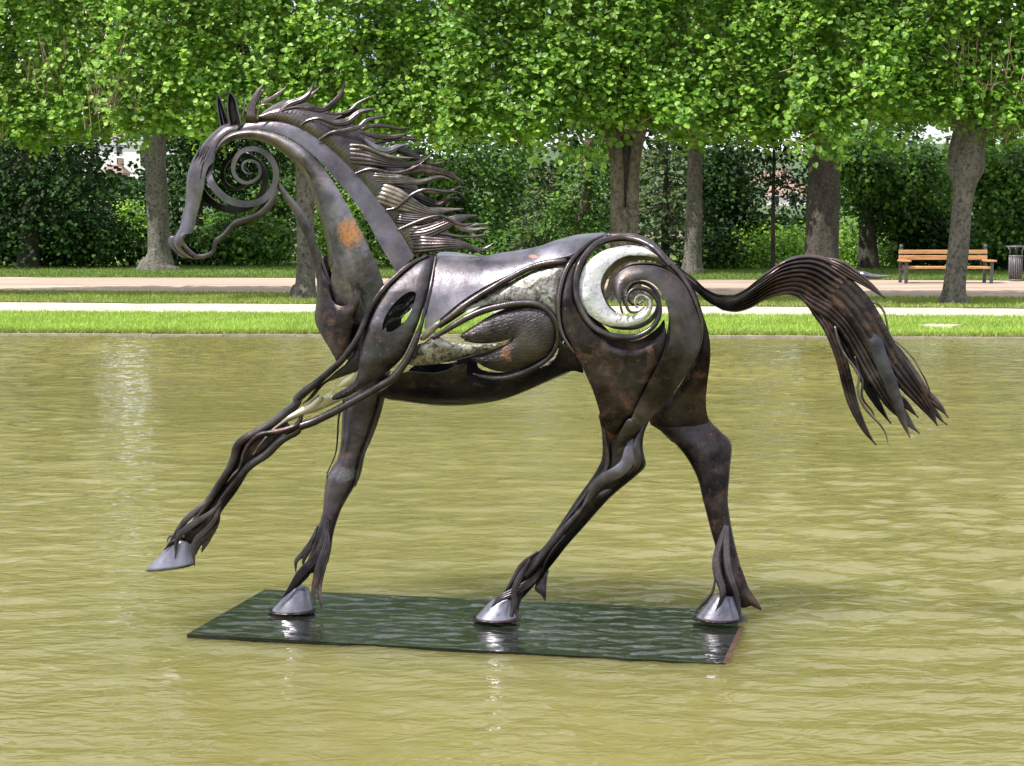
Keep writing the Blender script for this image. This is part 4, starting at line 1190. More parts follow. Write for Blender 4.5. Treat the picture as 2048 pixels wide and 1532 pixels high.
# throat strip
t_l = np.array([(557,380),(574,406),(587,427),(600,453),(613,479.5),(624,511),(630,540),(636,575)])
t_r = np.array([(558.5,362),(574,383),(592,404),(611,430),(624,458.5),(634,487),(645,516),(653,540),(664,575)])
ribbon('throat_bar', t_l, t_r, [.07, .06, .05, .05, .05], [.075, .065, .06, .06, .06], 'steel', .006, n=40, m=6, th=.007)
# forked chest plate
fork = c3([(145,193),(165,280),(188,350),(220,410),(225,470),(245,535),(285,575),(330,583),(378,562),(400,520),(404,470),(380,393),(420,430),(448,490),(458,550),(440,615),(420,685),(400,765),(370,855),(340,950),(318,990),(285,1012),(258,965),(208,880),(160,800),(125,730),(111,660),(122,580),(129,480),(129,380),(135,280)])
def chest_d(x, y): return np.interp(x, [625, 640, 670, 700, 725], [.0, .06, .125, .155, .165])
sheet('chest_plate', fork, chest_d, 'steel_brown', .02, 24, th=.007, step=6, mirror=True)

# ---------------------------------------------------------------- mane
def mane_sheet():
    A = resample(cr(a_top[1:], 6), 120)
    T = np.gradient(A, axis=0); T /= np.linalg.norm(T, axis=1)[:, None]
    N = np.stack([T[:, 1], -T[:, 0]], 1)
    w = np.interp(np.linspace(0, 1, 120), [0, .08, .25, .5, .75, .9, 1], [26, 44, 46, 62, 64, 66, 70])
    sl = np.interp(np.linspace(0, 1, 120), [0, .3, 1], [30, 26, 16])
    ribbon('mane_base', A, A + N * w[:, None] + T * -0 + np.stack([sl, sl * .1], 1), [.045, .055, .065, .07], [.0, .0, .0], 'steel_hair', .03, n=240, m=12, th=.006, tr=60, tamp=.0008, smoothed=False)
mane_sheet()
ML = [ # space, centre line, widths (photo px), depth list, ridges, material
 (c1, [(700,390),(722,285),(714,215),(685,170)], [5.5, 5, 3.5, 1], .05, 1, 'steel_hair'),
 (c1, [(772,385),(775,300),(798,230),(832,160),(876,98)], [20, 17, 13, 9, 1], [.06, .05, .04, .03], 4, 'steel_hair'),
 (c1, [(826,380),(832,310),(862,268),(910,262)], [4, 4, 4, 2], .07, 1, 'steel_hair'),
 (c1, [(815,270),(850,190),(890,150),(935,140)], [4, 4, 3, 1], .03, 1, 'steel_hair'),
 (c1, [(860,250),(930,222),(1000,172),(1046,124)], [8, 10, 8, 1], [.05, .03, .01], 2, 'steel_hair'),
 (c1, [(1000,318),(1060,262),(1160,225),(1228,165),(1260,70)], [10, 16, 12, 8, 1], [.05, .04, .02], 3, 'steel_hair'),
 (c1, [(1130,255),(1200,225),(1260,170),(1312,120)], [6, 9, 6, 1], [.03, .02, .0], 2, 'steel_hair'),
 (c1, [(1005,315),(1100,290),(1200,292),(1320,305),(1400,255),(1455,190),(1482,130),(1500,72)], [4, 6, 7, 11, 12, 10, 7, 1], [.07, .075, .07, .06, .05, .04], 2, 'steel_brown'),
 (c2, [(180,312),(270,320),(360,300),(420,247),(490,207),(553,180)], [4, 6, 7, 7, 5, 1], [.05, .05, .03, .02], 2, 'steel_hair'),
 (c2, [(0,405),(60,365),(150,352),(250,385),(350,375),(420,318),(470,296),(575,285)], [5, 6, 9, 13, 15, 14, 8, 1], [.07, .075, .07, .05, .04], 3, 'steel_hair'),
 (c2, [(250,360),(330,330),(410,300),(470,305),(530,300)], [4, 9, 12, 8, 1], [.03, .02, .0], 2, 'steel_dark'),
 (c2, [(140,508),(230,457),(350,436),(440,412),(480,372),(540,352),(625,333)], [5, 6, 7, 9, 9, 7, 1], [.075, .08, .07, .05, .04], 2, 'steel_hair'),
 (c2, [(440,435),(540,405),(640,412),(740,427),(825,415)], [5, 8, 7, 5, 1], [.05, .04, .02], 2, 'steel_hair'),
 (c2, [(428,455),(520,475),(620,492),(700,488),(808,458)], [3, 10, 11, 9, 1], [.05, .04, .03], 2, 'steel_hair'),
 (c2, [(500,540),(640,518),(740,506),(850,506),(930,536)], [5, 6, 6, 5, 1], [.04, .03, .02], 1, 'steel_hair'),
 (c2, [(470,505),(560,575),(640,592),(720,558),(795,546)], [8, 14, 19, 12, 3], [.07, .075, .06, .04], 3, 'steel_bright'),
 (c2, [(380,548),(470,558),(560,600),(650,632),(740,640),(835,640)], [5, 6, 7, 8, 6, 1], [.08, .085, .08, .06], 1, 'steel_pale'),
 (c2, [(270,610),(450,625),(650,675),(790,690),(890,668),(935,640),(975,588)], [44, 42, 30, 20, 13, 8, 1], [.065, .075, .07, .05, .03], 7, 'steel_hair'),
 (c2, [(700,580),(800,610),(880,660),(960,690),(1080,660)], [10, 16, 14, 7, 1], [.04, .03, .02], 3, 'steel_hair'),
 (c2, [(405,757),(500,725),(580,732),(680,752),(780,735),(860,698),(905,665)], [5, 6, 6, 6, 6, 5, 3], [.08, .09, .085, .07], 1, 'steel_rod'),
 (c2, [(740,755),(880,722),(1000,738),(1080,760),(1150,795),(1188,838)], [8, 18, 18, 15, 11, 1], [.06, .06, .05, .045], 2, 'steel_brown'),
 (c2, [(430,790),(600,792),(750,800),(860,818),(960,795),(1030,778),(1112,802)], [30, 22, 20, 15, 11, 8, 1], [.07, .07, .06, .05], 5, 'steel_pale'),
 (c2, [(640,838),(760,850),(860,878),(960,892),(1090,890),(1160,856),(1235,866)], [4, 6, 6, 7, 8, 6, 1], [.06, .055, .05, .03], 1, 'steel_hair'),
 (c2, [(520,880),(660,925),(800,985),(920,1030),(1040,1025),(1195,1012)], [44, 44, 30, 17, 11, 1], [.075, .08, .075, .05, .04], 7, 'steel_pale'),
 (c2, [(630,1022),(700,1008),(760,955),(830,903),(920,872),(1040,885),(1150,892),(1198,932)], [5, 6, 6, 6, 6, 6, 5, 1], [.085, .095, .09, .07], 1, 'steel_rod'),
 (c2, [(790,900),(900,950),(1000,985),(1080,945),(1195,938)], [14, 20, 14, 8, 1], [.04, .035, .02], 3, 'steel_dark'),
 (c2, [(650,1065),(790,1085),(920,1090),(1010,1080)], [26, 24, 20, 10], [.08, .08, .075], 5, 'steel_hair'),
 (c2, [(720,1165),(850,1110),(950,1076),(1030,1066),(1110,1096),(1190,1132),(1300,1112)], [5, 6, 6, 6, 6, 7, 1], [.09, .10, .095, .07], 1, 'steel_rod'),
 (c2, [(740,1195),(900,1185),(1030,1138),(1140,1090),(1305,1060)], [28, 28, 24, 16, 1], [.085, .09, .08, .05], 6, 'steel_hair'),
 (c2, [(1090,1105),(1180,1150),(1260,1168),(1320,1160),(1378,1152)], [8, 13, 12, 8, 2], [.07, .06, .05], 3, 'steel_pale'),
 (c2, [(1200,1150),(1280,1130),(1370,1122)], [6, 6, 3], [.05, .04], 1, 'steel_pale'),
 (c2, [(905,1212),(980,1188),(1060,1197),(1160,1215),(1270,1215),(1405,1190)], [4, 8, 7, 6, 5, 1], [.09, .08, .06], 1, 'steel_hair'),
 (c2, [(1250,1215),(1320,1238),(1357,1278)], [5, 5, 1], [.07, .06], 1, 'steel_hair'),
 (c2, [(790,1275),(950,1272),(1100,1268),(1220,1285),(1290,1320),(1330,1348)], [38, 32, 26, 20, 11, 1], [.095, .10, .10, .08], 6, 'steel_hair'),
 (c2, [(1230,1300),(1335,1312),(1418,1258)], [9, 9, 1], [.05, .04], 2, 'steel_hair'),
]
for sp, pts, w, d, rg, mt in ML:
    C = sp(pts); w = list(w); d = list(np.atleast_1d(d).astype(float))
    if w[0] > 12:                       # broad locks root underneath the neck band
        v = C[0] - C[1]; C = np.vstack([C[0] + v / np.linalg.norm(v) * 16, C]); w = [w[0]] + w
        d = [.028, d[0] - .004] + d[1:]; rg = min(rg, 5)
    lock('mane_lock', C, w, d, mt, rg, .007 if rg > 2 else .0025, 34, .0032, ramp_=.0026)

# ---------------------------------------------------------------- trunk of the body
back = c4([(280,262),(380,244),(480,255),(560,268),(640,278),(760,252),(900,234),(1050,205),(1200,152),(1350,114),(1480,100),(1575,100),(1560,150),(1440,195),(1300,272),(1150,302),(1000,352),(850,412),(700,482),(560,562),(430,652),(300,762),(200,835),(188,800),(215,660),(245,540),(268,420)])
sheet('back_plate', back, bodyf(0.0), 'steel_bright', 0, th=.005, step=6, mirror=True)
rod('flank_rod', c4([(1275,312),(1130,328),(1000,365),(860,432),(720,512),(600,585),(480,665),(380,745),(260,830),(180,890)]), [5, 5.8, 6, 6, 6, 6, 6, 5.5, 5, 3], bodyf(-.006), mirror=True)
rod('flank_rod_bead', c4([(1260,296),(1130,308),(1000,345),(860,410),(720,490),(600,562),(480,642)]), 1.6, bodyf(-.012), 'steel_dark', 6)
sheet('dappled_band', c4([(1252,350),(1100,368),(950,420),(800,498),(680,558),(560,620),(480,670),(425,722),(520,690),(650,652),(800,628),(950,618),(1080,638),(1150,678),(1192,722),(1215,560),(1232,440)]), bodyf(.012), 'silver_dull', .006, 15, th=.005, step=6, mirror=True)
rod('wing_rod', c4([(250,905),(330,858),(420,802),(520,745),(640,694),(760,662),(880,641),(980,636),(1060,648),(1130,692),(1180,755),(1208,835),(1208,920),(1180,1000),(1130,1062),(1050,1115),(950,1165),(850,1197),(740,1212),(650,1203),(558,1178)]), [4, 5, 6.5, 7, 7, 6.8, 6.5, 6.2, 6, 6, 5.5, 5, 5, 5, 5, 6, 7, 6, 5, 4, 1], bodyf(-.005), mirror=True)
def feather_relief(x, y):
    return .0016 * np.sin((y - .35 * x) * 1.0 + 2.5 * np.sin(x * .05))
sheet('wing_feather', c4([(460,892),(560,812),(680,752),(820,702),(950,676),(1050,684),(1140,724),(1192,802),(1200,900),(1176,990),(1120,1058),(1030,1108),(900,1152),(780,1163),(680,1140),(590,1092),(545,1056),(650,1040),(760,992),(830,950),(876,905),(780,926),(650,936),(540,925)]), bodyf(.004), 'steel_feather', .012, 26, th=.006, step=3.4, relief=feather_relief, mirror=True)
sheet('silver_horn', c4([(128,960),(195,933),(265,884),(380,934),(500,952),(620,955),(740,945),(845,930),(780,965),(660,1008),(520,1045),(370,1086),(220,1110),(55,1108),(95,1040)]), bodyf(.002), 'silver_dull', .010, 14, th=.006, step=5)
ribbon('horn_rim', c4([(370,1090),(520,1052),(660,1014),(780,972),(815,958)]), c4([(365,1085),(520,1070),(660,1040),(770,990),(818,955)]), .235, .20, 'steel_dark', 0, n=24, m=3)
ribbon('feather_rim', c4([(500,930),(600,945),(740,940),(876,906)]), c4([(490,925),(600,930),(740,925),(874,903)]), .20, .24, 'steel_dark', 0, n=24, m=3)
sheet('pale_tongue', c4([(362,748),(330,772),(268,788),(200,848),(152,912),(188,922),(240,882),(300,822),(350,785)]), bodyf(-.012), 'steel_pale', .006, 8, th=.005, step=4)
belly = np.array(list(c4([(130,1166),(250,1176),(340,1160),(420,1126),(508,1106),(503,1165),(520,1212),(600,1242),(720,1247),(860,1218),(1000,1186),(1130,1122),(1190,1062),(1213,990),(1216,930),(1262,962),(1335,1012),(1405,1165),(1340,1157),(1250,1172),(1130,1232),(1000,1290),(850,1350),(700,1390),(500,1416),(330,1419),(150,1402),(0,1380)])) + list(c3([(690,1300),(640,1282),(595,1255),(690,1190),(790,1095)])))
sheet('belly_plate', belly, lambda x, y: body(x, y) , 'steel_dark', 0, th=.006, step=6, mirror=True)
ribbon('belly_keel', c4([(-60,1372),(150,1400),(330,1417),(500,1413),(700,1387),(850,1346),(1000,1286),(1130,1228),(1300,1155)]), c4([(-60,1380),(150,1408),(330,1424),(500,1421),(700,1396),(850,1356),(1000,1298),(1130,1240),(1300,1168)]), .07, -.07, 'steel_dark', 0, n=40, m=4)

# ---------------------------------------------------------------- shoulder and raised foreleg
blade = c3([(1005,188),(900,232),(800,312),(700,402),(622,500),(562,600),(512,720),(478,830),(462,920),(452,1030),(440,1110),(415,1165),(350,1215),(270,1262),(210,1310),(330,1290),(420,1245),(480,1205),(560,1152),(640,1100),(700,1052),(780,972),(830,882),(880,762),(930,622),(970,500),(1002,350),(1022,195)])
slit = c3([(628,772),(640,692),(682,610),(742,540),(802,490),(852,470),(888,486),(872,560),(842,640),(792,712),(722,768),(668,782),(655,745)])
sheet('shoulder_plate', blade, sf(), 'steel_matte', .018, 22, holes=[slit], th=.007, step=6)
sheet('slit_flame', c3([(655,672),(720,590),(800,560),(850,500),(890,488),(868,545),(800,600),(730,620),(680,665)]), sf(.030), 'steel', .006, 6, th=.004, step=4)
sheet('slit_flame', c3([(640,745),(690,680),(760,665),(820,600),(868,560),(850,610),(800,650),(770,690),(700,700),(665,735)]), sf(.022), 'steel', .006, 6, th=.004, step=4)
S2 = blade.copy()
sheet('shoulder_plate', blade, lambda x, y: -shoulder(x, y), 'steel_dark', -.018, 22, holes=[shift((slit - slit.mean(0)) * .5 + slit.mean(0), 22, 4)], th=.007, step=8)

foreleg = limb('foreleg', l1([(1180,215),(1080,285),(980,345),(880,395),(815,460),(795,540),(765,625),(715,705),(655,795),(595,885),(535,975),(470,1060),(400,1110),(330,1170)]),
     l1([(1300,330),(1200,390),(1130,450),(1060,520),(960,590),(920,660),(870,740),(820,820),(760,900),(700,980),(670,1050),(620,1130),(560,1200),(470,1240)]), [.135, .13, .125, .12], 'steel_dark', .55, parent=horse, label='raised near foreleg')
rod('shoulder_rod', c3([(985,190),(850,262),(740,352),(640,452),(562,562),(512,662),(472,762),(432,842),(372,932),(310,1010),(230,1082),(150,1152),(60,1222),(-15,1285)]), [3, 5, 5.5, 6, 6, 6, 6, 6, 6, 6, 6.5, 7, 8, 8.5], sf(-.010))
rod('leg_rod', np.array(list(c3([(60,1222),(-15,1285)])) + list(l1([(1300,112),(1180,214),(1080,286),(980,344),(885,396),(825,455),(803,535),(772,622),(722,704),(662,795),(602,885),(542,975),(492,1055),(440,1115)]))), [8, 8.4, 8.6, 8.8, 8.8, 8.8, 9, 9, 8.5, 8.5, 8.5, 8, 8, 7.5, 7, 5], [.175, .17, .165, .16, .155, .15], parent=foreleg)
rod('shoulder_edge_rod', c3([(1042,188),(1022,330),(988,500),(952,640),(930,720)]), [2.5, 4, 4, 4, 3], sf(-.012))
rod('shoulder_rod', c3([(945,680),(892,832),(842,950),(782,1050),(702,1140),(602,1202),(482,1272),(352,1342),(222,1412),(100,1470),(0,1505)]), [3, 6, 7, 7.5, 8, 8, 8, 8, 8, 8, 8], sf(-.012))
rod('leg_rod', np.array(list(c3([(100,1470),(0,1505)])) + list(l1([(1300,335),(1205,385),(1130,445),(1060,515),(960,580),(885,650),(825,725),(755,805),(695,885),(640,985),(580,1080)]))), [8, 8, 8, 8.5, 9, 9.5, 9, 8, 7.5, 7, 6.5, 6, 4], [.17, .165, .16, .155, .15, .145], 'steel_rod', parent=foreleg)
sheet('forearm_blade', c3([(455,895),(405,960),(342,1032),(280,1082),(200,1152),(130,1202),(60,1290),(15,1335),(95,1290),(190,1180),(300,1132),(420,1090),(446,1060)]), sf(.006), 'steel', .006, 8, th=.005, step=5)
sheet('forearm_blade', c3([(430,1095),(345,1140),(275,1200),(170,1282),(60,1342),(-30,1385),(-80,1440),(0,1425),(120,1392),(260,1332),(350,1290),(425,1242),(300,1275),(245,1262),(290,1212),(385,1190)]), sf(.004), 'steel_cream', .006, 8, th=.005, step=5, label='pale brass toned blade on the forearm')
lock('leg_strap', l1([(1500,60),(1411,140),(1330,185),(1240,225),(1165,280),(1100,330),(1040,400),(985,470),(950,520)]), [16, 18, 17, 14, 11, 8, 5, 4, 1], [.185, .18, .172, .162], 'steel_cream', 0, .01, 40, parent=foreleg, label='pale brass toned strap')
lock('leg_strap', l1([(1345,205),(1310,282),(1220,325),(1100,345),(1000,365),(932,425),(885,495),(865,565),(842,632),(792,685),(738,752)]), [6, 13, 14, 12, 11, 11, 9, 8, 7, 6, 2], [.18, .19, .19, .185, .18], 'steel_brown', 0, .008, 50, parent=foreleg)
def hoof(toe, heel, tl, tr, d, parent, wid=.062, bead=True, mat='steel_hoof'):
    """flared cone: toe/heel of the sole and the coronet's two ends in photo pixels"""
    n = 28; rings = 8
    s3 = PL(np.array([toe[0], heel[0]]), np.array([toe[1], heel[1]]), d)
    t3 = PL(np.array([tl[0], tr[0]]), np.array([tl[1], tr[1]]), d)
    V = []
    for k in range(rings + 1):
        f = k / rings
        a = s3[0] * (1 - f) + t3[0] * f; b = s3[1] * (1 - f) + t3[1] * f
        c = (a + b) / 2; h = (b - a) / 2
        w = wid * (1 - f) + wid * .48 * f
        for j in range(n):
            q = 2 * math.pi * j / n
            p = c + h * math.cos(q) + np.array([0, w * math.sin(q), 0])
            p = p + (h * .06 * math.sin(math.pi * f)) * (-1 if math.cos(q) < 0 else 1) * 0
            V.append(p)
    Fc = []
    for k in range(rings):
        for j in range(n):
            j2 = (j + 1) % n; Fc.append((k*n+j, k*n+j2, (k+1)*n+j2, (k+1)*n+j))
    Fc.append(tuple(range(n))[::-1]); Fc.append(tuple(rings*n + j for j in range(n)))
    o = mesh('hoof', V, Fc, mat, parent)
    bm = bmesh.new(); bm.from_mesh(o.data); bmesh.ops.recalc_face_normals(bm, faces=bm.faces); bm.to_mesh(o.data); bm.free()
    if bead:                                   # weld bead where the hoof meets the plate
        k = 60; a = np.linspace(0, 2 * math.pi, k + 1); c = (s3[0] + s3[1]) / 2; h = (s3[1] - s3[0]) / 2
        rg = np.random.default_rng(int(abs(c[0]) * 1000) + 3)
        C = np.array([c + h * math.cos(q) * 1.03 + np.array([0, wid * 1.03 * math.sin(q), .003]) for q in a])
        rr = .0045 * rg.uniform(.6, 1.4, k + 1); rr[-1] = rr[0]
        V, Fc = tube_vf(C, rr, 6); mesh('weld_bead', V, Fc[:-2], 'steel_brown', parent)
    return o
L1 = lambda x, y: tuple(l1([(x, y)])[0]); L2 = lambda x, y: tuple(l2([(x, y)])[0]); L3 = lambda x, y: tuple(l3([(x, y)])[0]); L4 = lambda x, y: tuple(l4([(x, y)])[0])
hoof(L1(85, 1452), L1(478, 1408), L1(320, 1195), L1(450, 1215), .12, foreleg, bead=False)
HR = [ # fetlock hair of the raised leg
 ([(620,880),(520,950),(430,1030),(375,1090),(345,1160),(330,1230)], [5, 9, 13, 12, 8, 1], .165, 3),
 ([(700,900),(620,985),(520,1050),(440,1100),(370,1160),(335,1230),(325,1360)], [5, 10, 13, 14, 12, 8, 1], .185, 4),
 ([(560,900),(480,980),(400,1060),(350,1140),(300,1220),(235,1290)], [4, 8, 12, 14, 12, 2], .15, 3),
 ([(400,1180),(330,1210),(280,1240),(235,1290)], [6, 8, 7, 1], .17, 2),
 ([(330,1165),(275,1185),(258,1228)], [4, 4, 2], .13, 1),
 ([(690,930),(660,1010),(620,1080),(560,1140),(500,1200),(470,1270),(480,1420)], [6, 10, 12, 13, 11, 8, 1], .165, 3),
 ([(680,950),(650,1060),(600,1160),(570,1230),(535,1310)], [6, 16, 18, 14, 2], .12, 3),
 ([(600,1120),(540,1200),(505,1260),(490,1330)], [10, 16, 12, 2], .14, 3)]
for pts, w, d, rg in HR: lock('fetlock_hair', l1(pts), w, d, 'steel_hair', rg, .005, 26, .003, foreleg)

# ---------------------------------------------------------------- standing far foreleg
fl = limb('foreleg', l2([(560,120),(530,240),(522,330),(516,450),(497,560),(458,620),(432,680),(421,760),(413,860),(387,950),(352,1060),(320,1150),(290,1230)]),
     l2([(800,60),(770,200),(722,350),(682,450),(642,540),(626,620),(602,700),(562,770),(522,840),(492,920),(471,1000),(456,1100),(420,1190)]), [-.12, -.11, -.095, -.07, -.05], 'steel_shin', [.8, .75, .7, .75, .8], label='standing far foreleg')
rod('leg_edge_strip', l2([(540,200),(505,320),(498,420),(488,520),(462,590),(440,640),(436,690)]), [2, 2, 2, 1.6, 1.4, 1.4, 1], -.085, 'steel_dark', 6, parent=fl)
ribbon('leg_edge_strip', l2([(770,200),(735,330),(690,450),(652,540),(632,640),(600,720)]), l2([(758,200),(718,340),(676,455),(642,545),(625,640),(602,705)]), -.07, -.05, 'steel_dark', 0, n=30, m=3, parent=fl)
hoof(L2(115, 1424), L2(362, 1424), L2(250, 1285), L2(335, 1300), -.02, fl, .07)
HF = [
 ([(437,908),(425,1000),(400,1080),(350,1150),(290,1210),(235,1290),(182,1352)], [8, 13, 15, 18, 18, 13, 2], [-.01,.03], 4),
 ([(430,960),(432,1060),(400,1150),(375,1240),(360,1320),(370,1395)], [8, 14, 16, 15, 10, 2], [.0,.05], 4),
 ([(440,980),(440,1080),(415,1180),(395,1270),(395,1340),(410,1408)], [6, 11, 12, 11, 9, 3], [-.005,.045], 3),
 ([(385,940),(350,1030),(300,1100),(262,1140),(260,1205)], [4, 10, 12, 9, 2], [-.05,-.02], 2),
 ([(350,1060),(310,1120),(300,1170)], [5, 10, 3], -.03, 2),
 ([(455,1080),(435,1140),(415,1200)], [4, 8, 2], -.03, 2),
 ([(350,1170),(300,1230),(260,1280),(240,1310)], [12, 18, 14, 3], -.005, 4)]
for pts, w, d, rg in HF: lock('fetlock_hair', l2(pts), w, d, 'steel_hair', rg, .005, 26, .003, fl)

# ---------------------------------------------------------------- haunch
h1 = np.array(list(c5([(480,128),(400,168),(310,240),(232,330),(182,430),(152,550),(141,660),(147,770),(172,870),(222,960),(272,1030),(322,1120),(362,1210),(402,1300),(442,1420),(470,1532)]))
   + list(l3([(930,120),(945,220),(950,330),(945,420),(965,495),(985,400),(1022,300),(1062,220),(1112,130)]))
   + list(c5([(690,1532),(742,1420),(792,1320),(842,1230),(892,1130),(940,1020),(966,920),(961,828),(912,890),(850,942),(780,985),(690,1001),(600,987),(530,952),(480,900),(400,822),(340,742),(290,650),(265,560),(265,450),(290,350),(350,260),(432,190)])))
sheet('haunch_plate', h1, hf(.004), 'steel_brown', .010, 12, th=.007, step=6, mirror=True)
rod('haunch_edge_rod', c5([(500,122),(400,166),(310,238),(232,328),(180,430),(150,550),(139,660),(145,770),(170,870),(220,960),(272,1032)]), [4, 4.5, 5, 5, 5, 5, 5, 4.5, 4, 3, 1], hf(-.008), mirror=True)
h2o = np.array(list(c5([(566,560),(560,490),(585,430),(635,380),(700,352),(800,345),(900,356),(990,392),(1060,442),(1112,505),(1155,590),(1195,690),(1225,790),(1228,900),(1200,1030),(1140,1150),(1050,1290),(960,1400),(850,1520)])) + list(l3([(1262,130),(1182,212),(1112,302),(1066,400),(1045,470)])))
h2i = np.array(list(c5([(640,716),(622,640),(622,580),(645,520),(685,482),(745,461),(820,466),(882,502),(932,562),(968,640),(986,720),(1000,800),(996,900),(968,1000),(920,1090),(862,1190),(800,1310),(742,1420),(692,1530)])) + list(l3([(1112,132),(1042,262),(1002,352),(978,450),(970,505)])))
def dh(P, inset): 
    P = resample(cr(P, 6), 110); return haunch(P[:, 0], P[:, 1], inset)
ribbon('thigh_band', h2o, h2i, dh(h2o, .0), dh(h2i, -.012), 'steel_thigh', .012, n=110, m=10, th=.008, mirror=True)
cro = c5([(962,316),(902,260),(822,215),(702,194),(600,204),(500,230),(420,275),(350,340),(310,430),(299,520),(310,600),(350,690),(412,752),(500,800),(600,816),(700,811),(782,780),(842,720),(862,660),(852,602),(812,570),(770,561),(730,580),(714,620),(724,656),(752,672)])
cri = c5([(961,319),(880,287),(780,271),(680,276),(590,312),(520,380),(482,450),(470,520),(486,590),(522,660),(582,711),(650,731),(720,731),(788,702),(820,660),(815,622),(790,597),(765,591),(746,610),(741,640),(756,669)])
ribbon('silver_crescent', cro, cri, dh(cro, .008), dh(cri, .018), 'silver', .008, n=110, m=8, th=.007)
ribbon('crescent_flange', cri[:11], c5([(955,345),(880,318),(790,310),(700,316),(620,345),(555,400),(510,465),(492,530),(500,590),(530,650),(585,705)]), haunch(cri[:11][:, 0], cri[:11][:, 1], .02), .10, 'steel_brown', 0, n=50, m=5, th=.004)
rod('haunch_spiral_rod', c5([(1000,350),(955,300),(880,222),(780,166),(680,141),(580,141),(480,166),(392,217),(322,302),(282,400),(271,500),(286,610),(331,720),(401,810),(500,870),(600,896),(720,896),(812,860),(880,800),(914,720),(910,640),(870,572),(810,532),(750,522),(700,541),(667,590),(661,650),(688,700),(740,706),(800,668)]),
    [4, 6, 6.5, 6.5, 6.5, 6.5, 6.5, 6.3, 6.2, 6, 6, 6, 6, 6, 6, 6, 5.6, 5.2, 5, 4.8, 4.5, 4.2, 4, 3.8, 3.5, 3.2, 3, 2.6, 2.2, 1.4], hf(-.008), mirror=True)
rod('croup_rod', c5([(490,118),(600,124),(700,130),(805,162),(885,218),(962,306),(1052,398),(1124,500),(1184,620),(1222,740),(1234,860),(1215,980),(1160,1110)]), [4, 5.5, 6, 6, 6, 6, 6, 5.5, 5, 4.5, 4, 3, 1], lambda x, y: np.minimum(haunch(x, y, -.002), np.interp(y, [460, 480, 520, 600, 700], [.05, .12, .17, .17, .15])), mirror=True)
ribbon('croup_cap', c5([(490,112),(600,118),(700,124),(805,156),(885,212),(962,300),(1052,392),(1130,480),(1180,560)]), c5([(490,106),(600,106),(700,112),(805,144),(890,200),(970,285),(1060,378),(1140,460),(1195,540)]), [.06, .10, .12, .12, .10], -.06, 'steel', 0, n=40, m=8, th=.005)

# far thigh and buttock
farth = np.array(list(c5([(1150,450),(1200,570),(1242,700),(1288,850),(1305,980),(1301,1100),(1282,1250),(1271,1400),(1290,1540)])) + list(l4([(760,190),(690,300),(560,350),(450,262),(378,196)])) + list(c5([(960,1400),(1060,1280),(1140,1150),(1200,1030),(1222,900),(1220,790),(1190,690),(1150,590)])))
sheet('far_thigh', farth, lambda x, y: np.interp(y, [540, 700, 780, 850, 900], [-.02, -.06, -.10, -.15, -.21]), 'steel_brown', .02, 30, th=.007, step=7)

# ---------------------------------------------------------------- near hind leg
nh = limb('hind_leg', l3([(930,100),(946,220),(950,330),(940,405),(882,512),(802,622),(722,742),(642,862),(562,972),(462,1062),(392,1142),(332,1232),(282,1292)]),
     l3([(1262,132),(1225,230),(1218,330),(1238,432),(1190,492),(1032,622),(952,702),(872,792),(792,882),(712,972),(642,1062),(562,1160),(410,1330)]), [.11, .10, .095, .09, .085, .075, .06], 'steel_dark', .55, label='near hind leg')
lock('leg_strap', l3([(1140,260),(1130,350),(1105,430),(1040,485),(960,525),(890,590),(840,680),(800,735)]), [16, 24, 26, 25, 23, 20, 14, 3], [.14, .155, .158, .15, .138, .13], 'steel_band', 0, .006, 40, parent=nh)
rod('tendon_rod', l3([(1235,140),(1200,215),(1172,300),(1178,380),(1165,440),(1110,500)]), [3, 6, 9, 9, 8, 3], [.13, .135, .14, .14, .13], 'steel_rod', parent=nh)
rod('tendon_rod', l3([(925,90),(955,200),(975,310),(985,400),(970,470),(900,540),(830,640),(740,760),(650,870)]), [2, 3, 3.5, 4, 4, 4, 3.5, 3, 1], [.16, .15, .14, .135, .125], 'steel_rod', parent=nh)
rod('shank_rod', l3([(830,700),(780,760),(700,850),(620,950),(550,1040),(490,1120),(440,1180)]), [3, 7, 9, 9.5, 9, 8, 5], [.125, .12, .11, .105], 'steel_rod', parent=nh)
sheet('shank_spoon', l3([(895,655),(920,610),(970,585),(1010,590),(990,625),(940,655)]), .125, 'steel_band', .012, 8, th=.003, step=4, parent=nh)
lock('shank_strap', l3([(700,900),(620,1000),(565,1090),(548,1150)]), [4, 7, 6, 1], [.13, .12], 'steel', 1, .006, 20, parent=nh)
sheet('heel_spur', l3([(590,1130),(578,1200),(570,1340),(545,1305),(498,1262),(520,1200)]), .07, 'steel', .008, 8, th=.005, step=5, parent=nh)
hoof(L3(92, 1452), L3(392, 1456), L3(215, 1325), L3(385, 1300), .03, nh, .075)
HN = [
 ([(545,1115),(500,1185),(430,1240),(350,1285),(270,1320),(208,1382)], [6, 14, 18, 18, 14, 2], .105, 4),
 ([(470,1060),(430,1130),(390,1200),(360,1280),(360,1360),(340,1445)], [6, 11, 13, 13, 12, 8], .125, 3),
 ([(520,1010),(420,1090),(370,1170),(320,1250),(285,1290)], [5, 9, 11, 9, 2], .085, 3),
 ([(420,1250),(385,1330),(375,1400),(388,1455)], [12, 14, 11, 4], .085, 3)]
for pts, w, d, rg in HN: lock('fetlock_hair', l3(pts), w, d, 'steel_hair', rg, .005, 26, .003, nh)

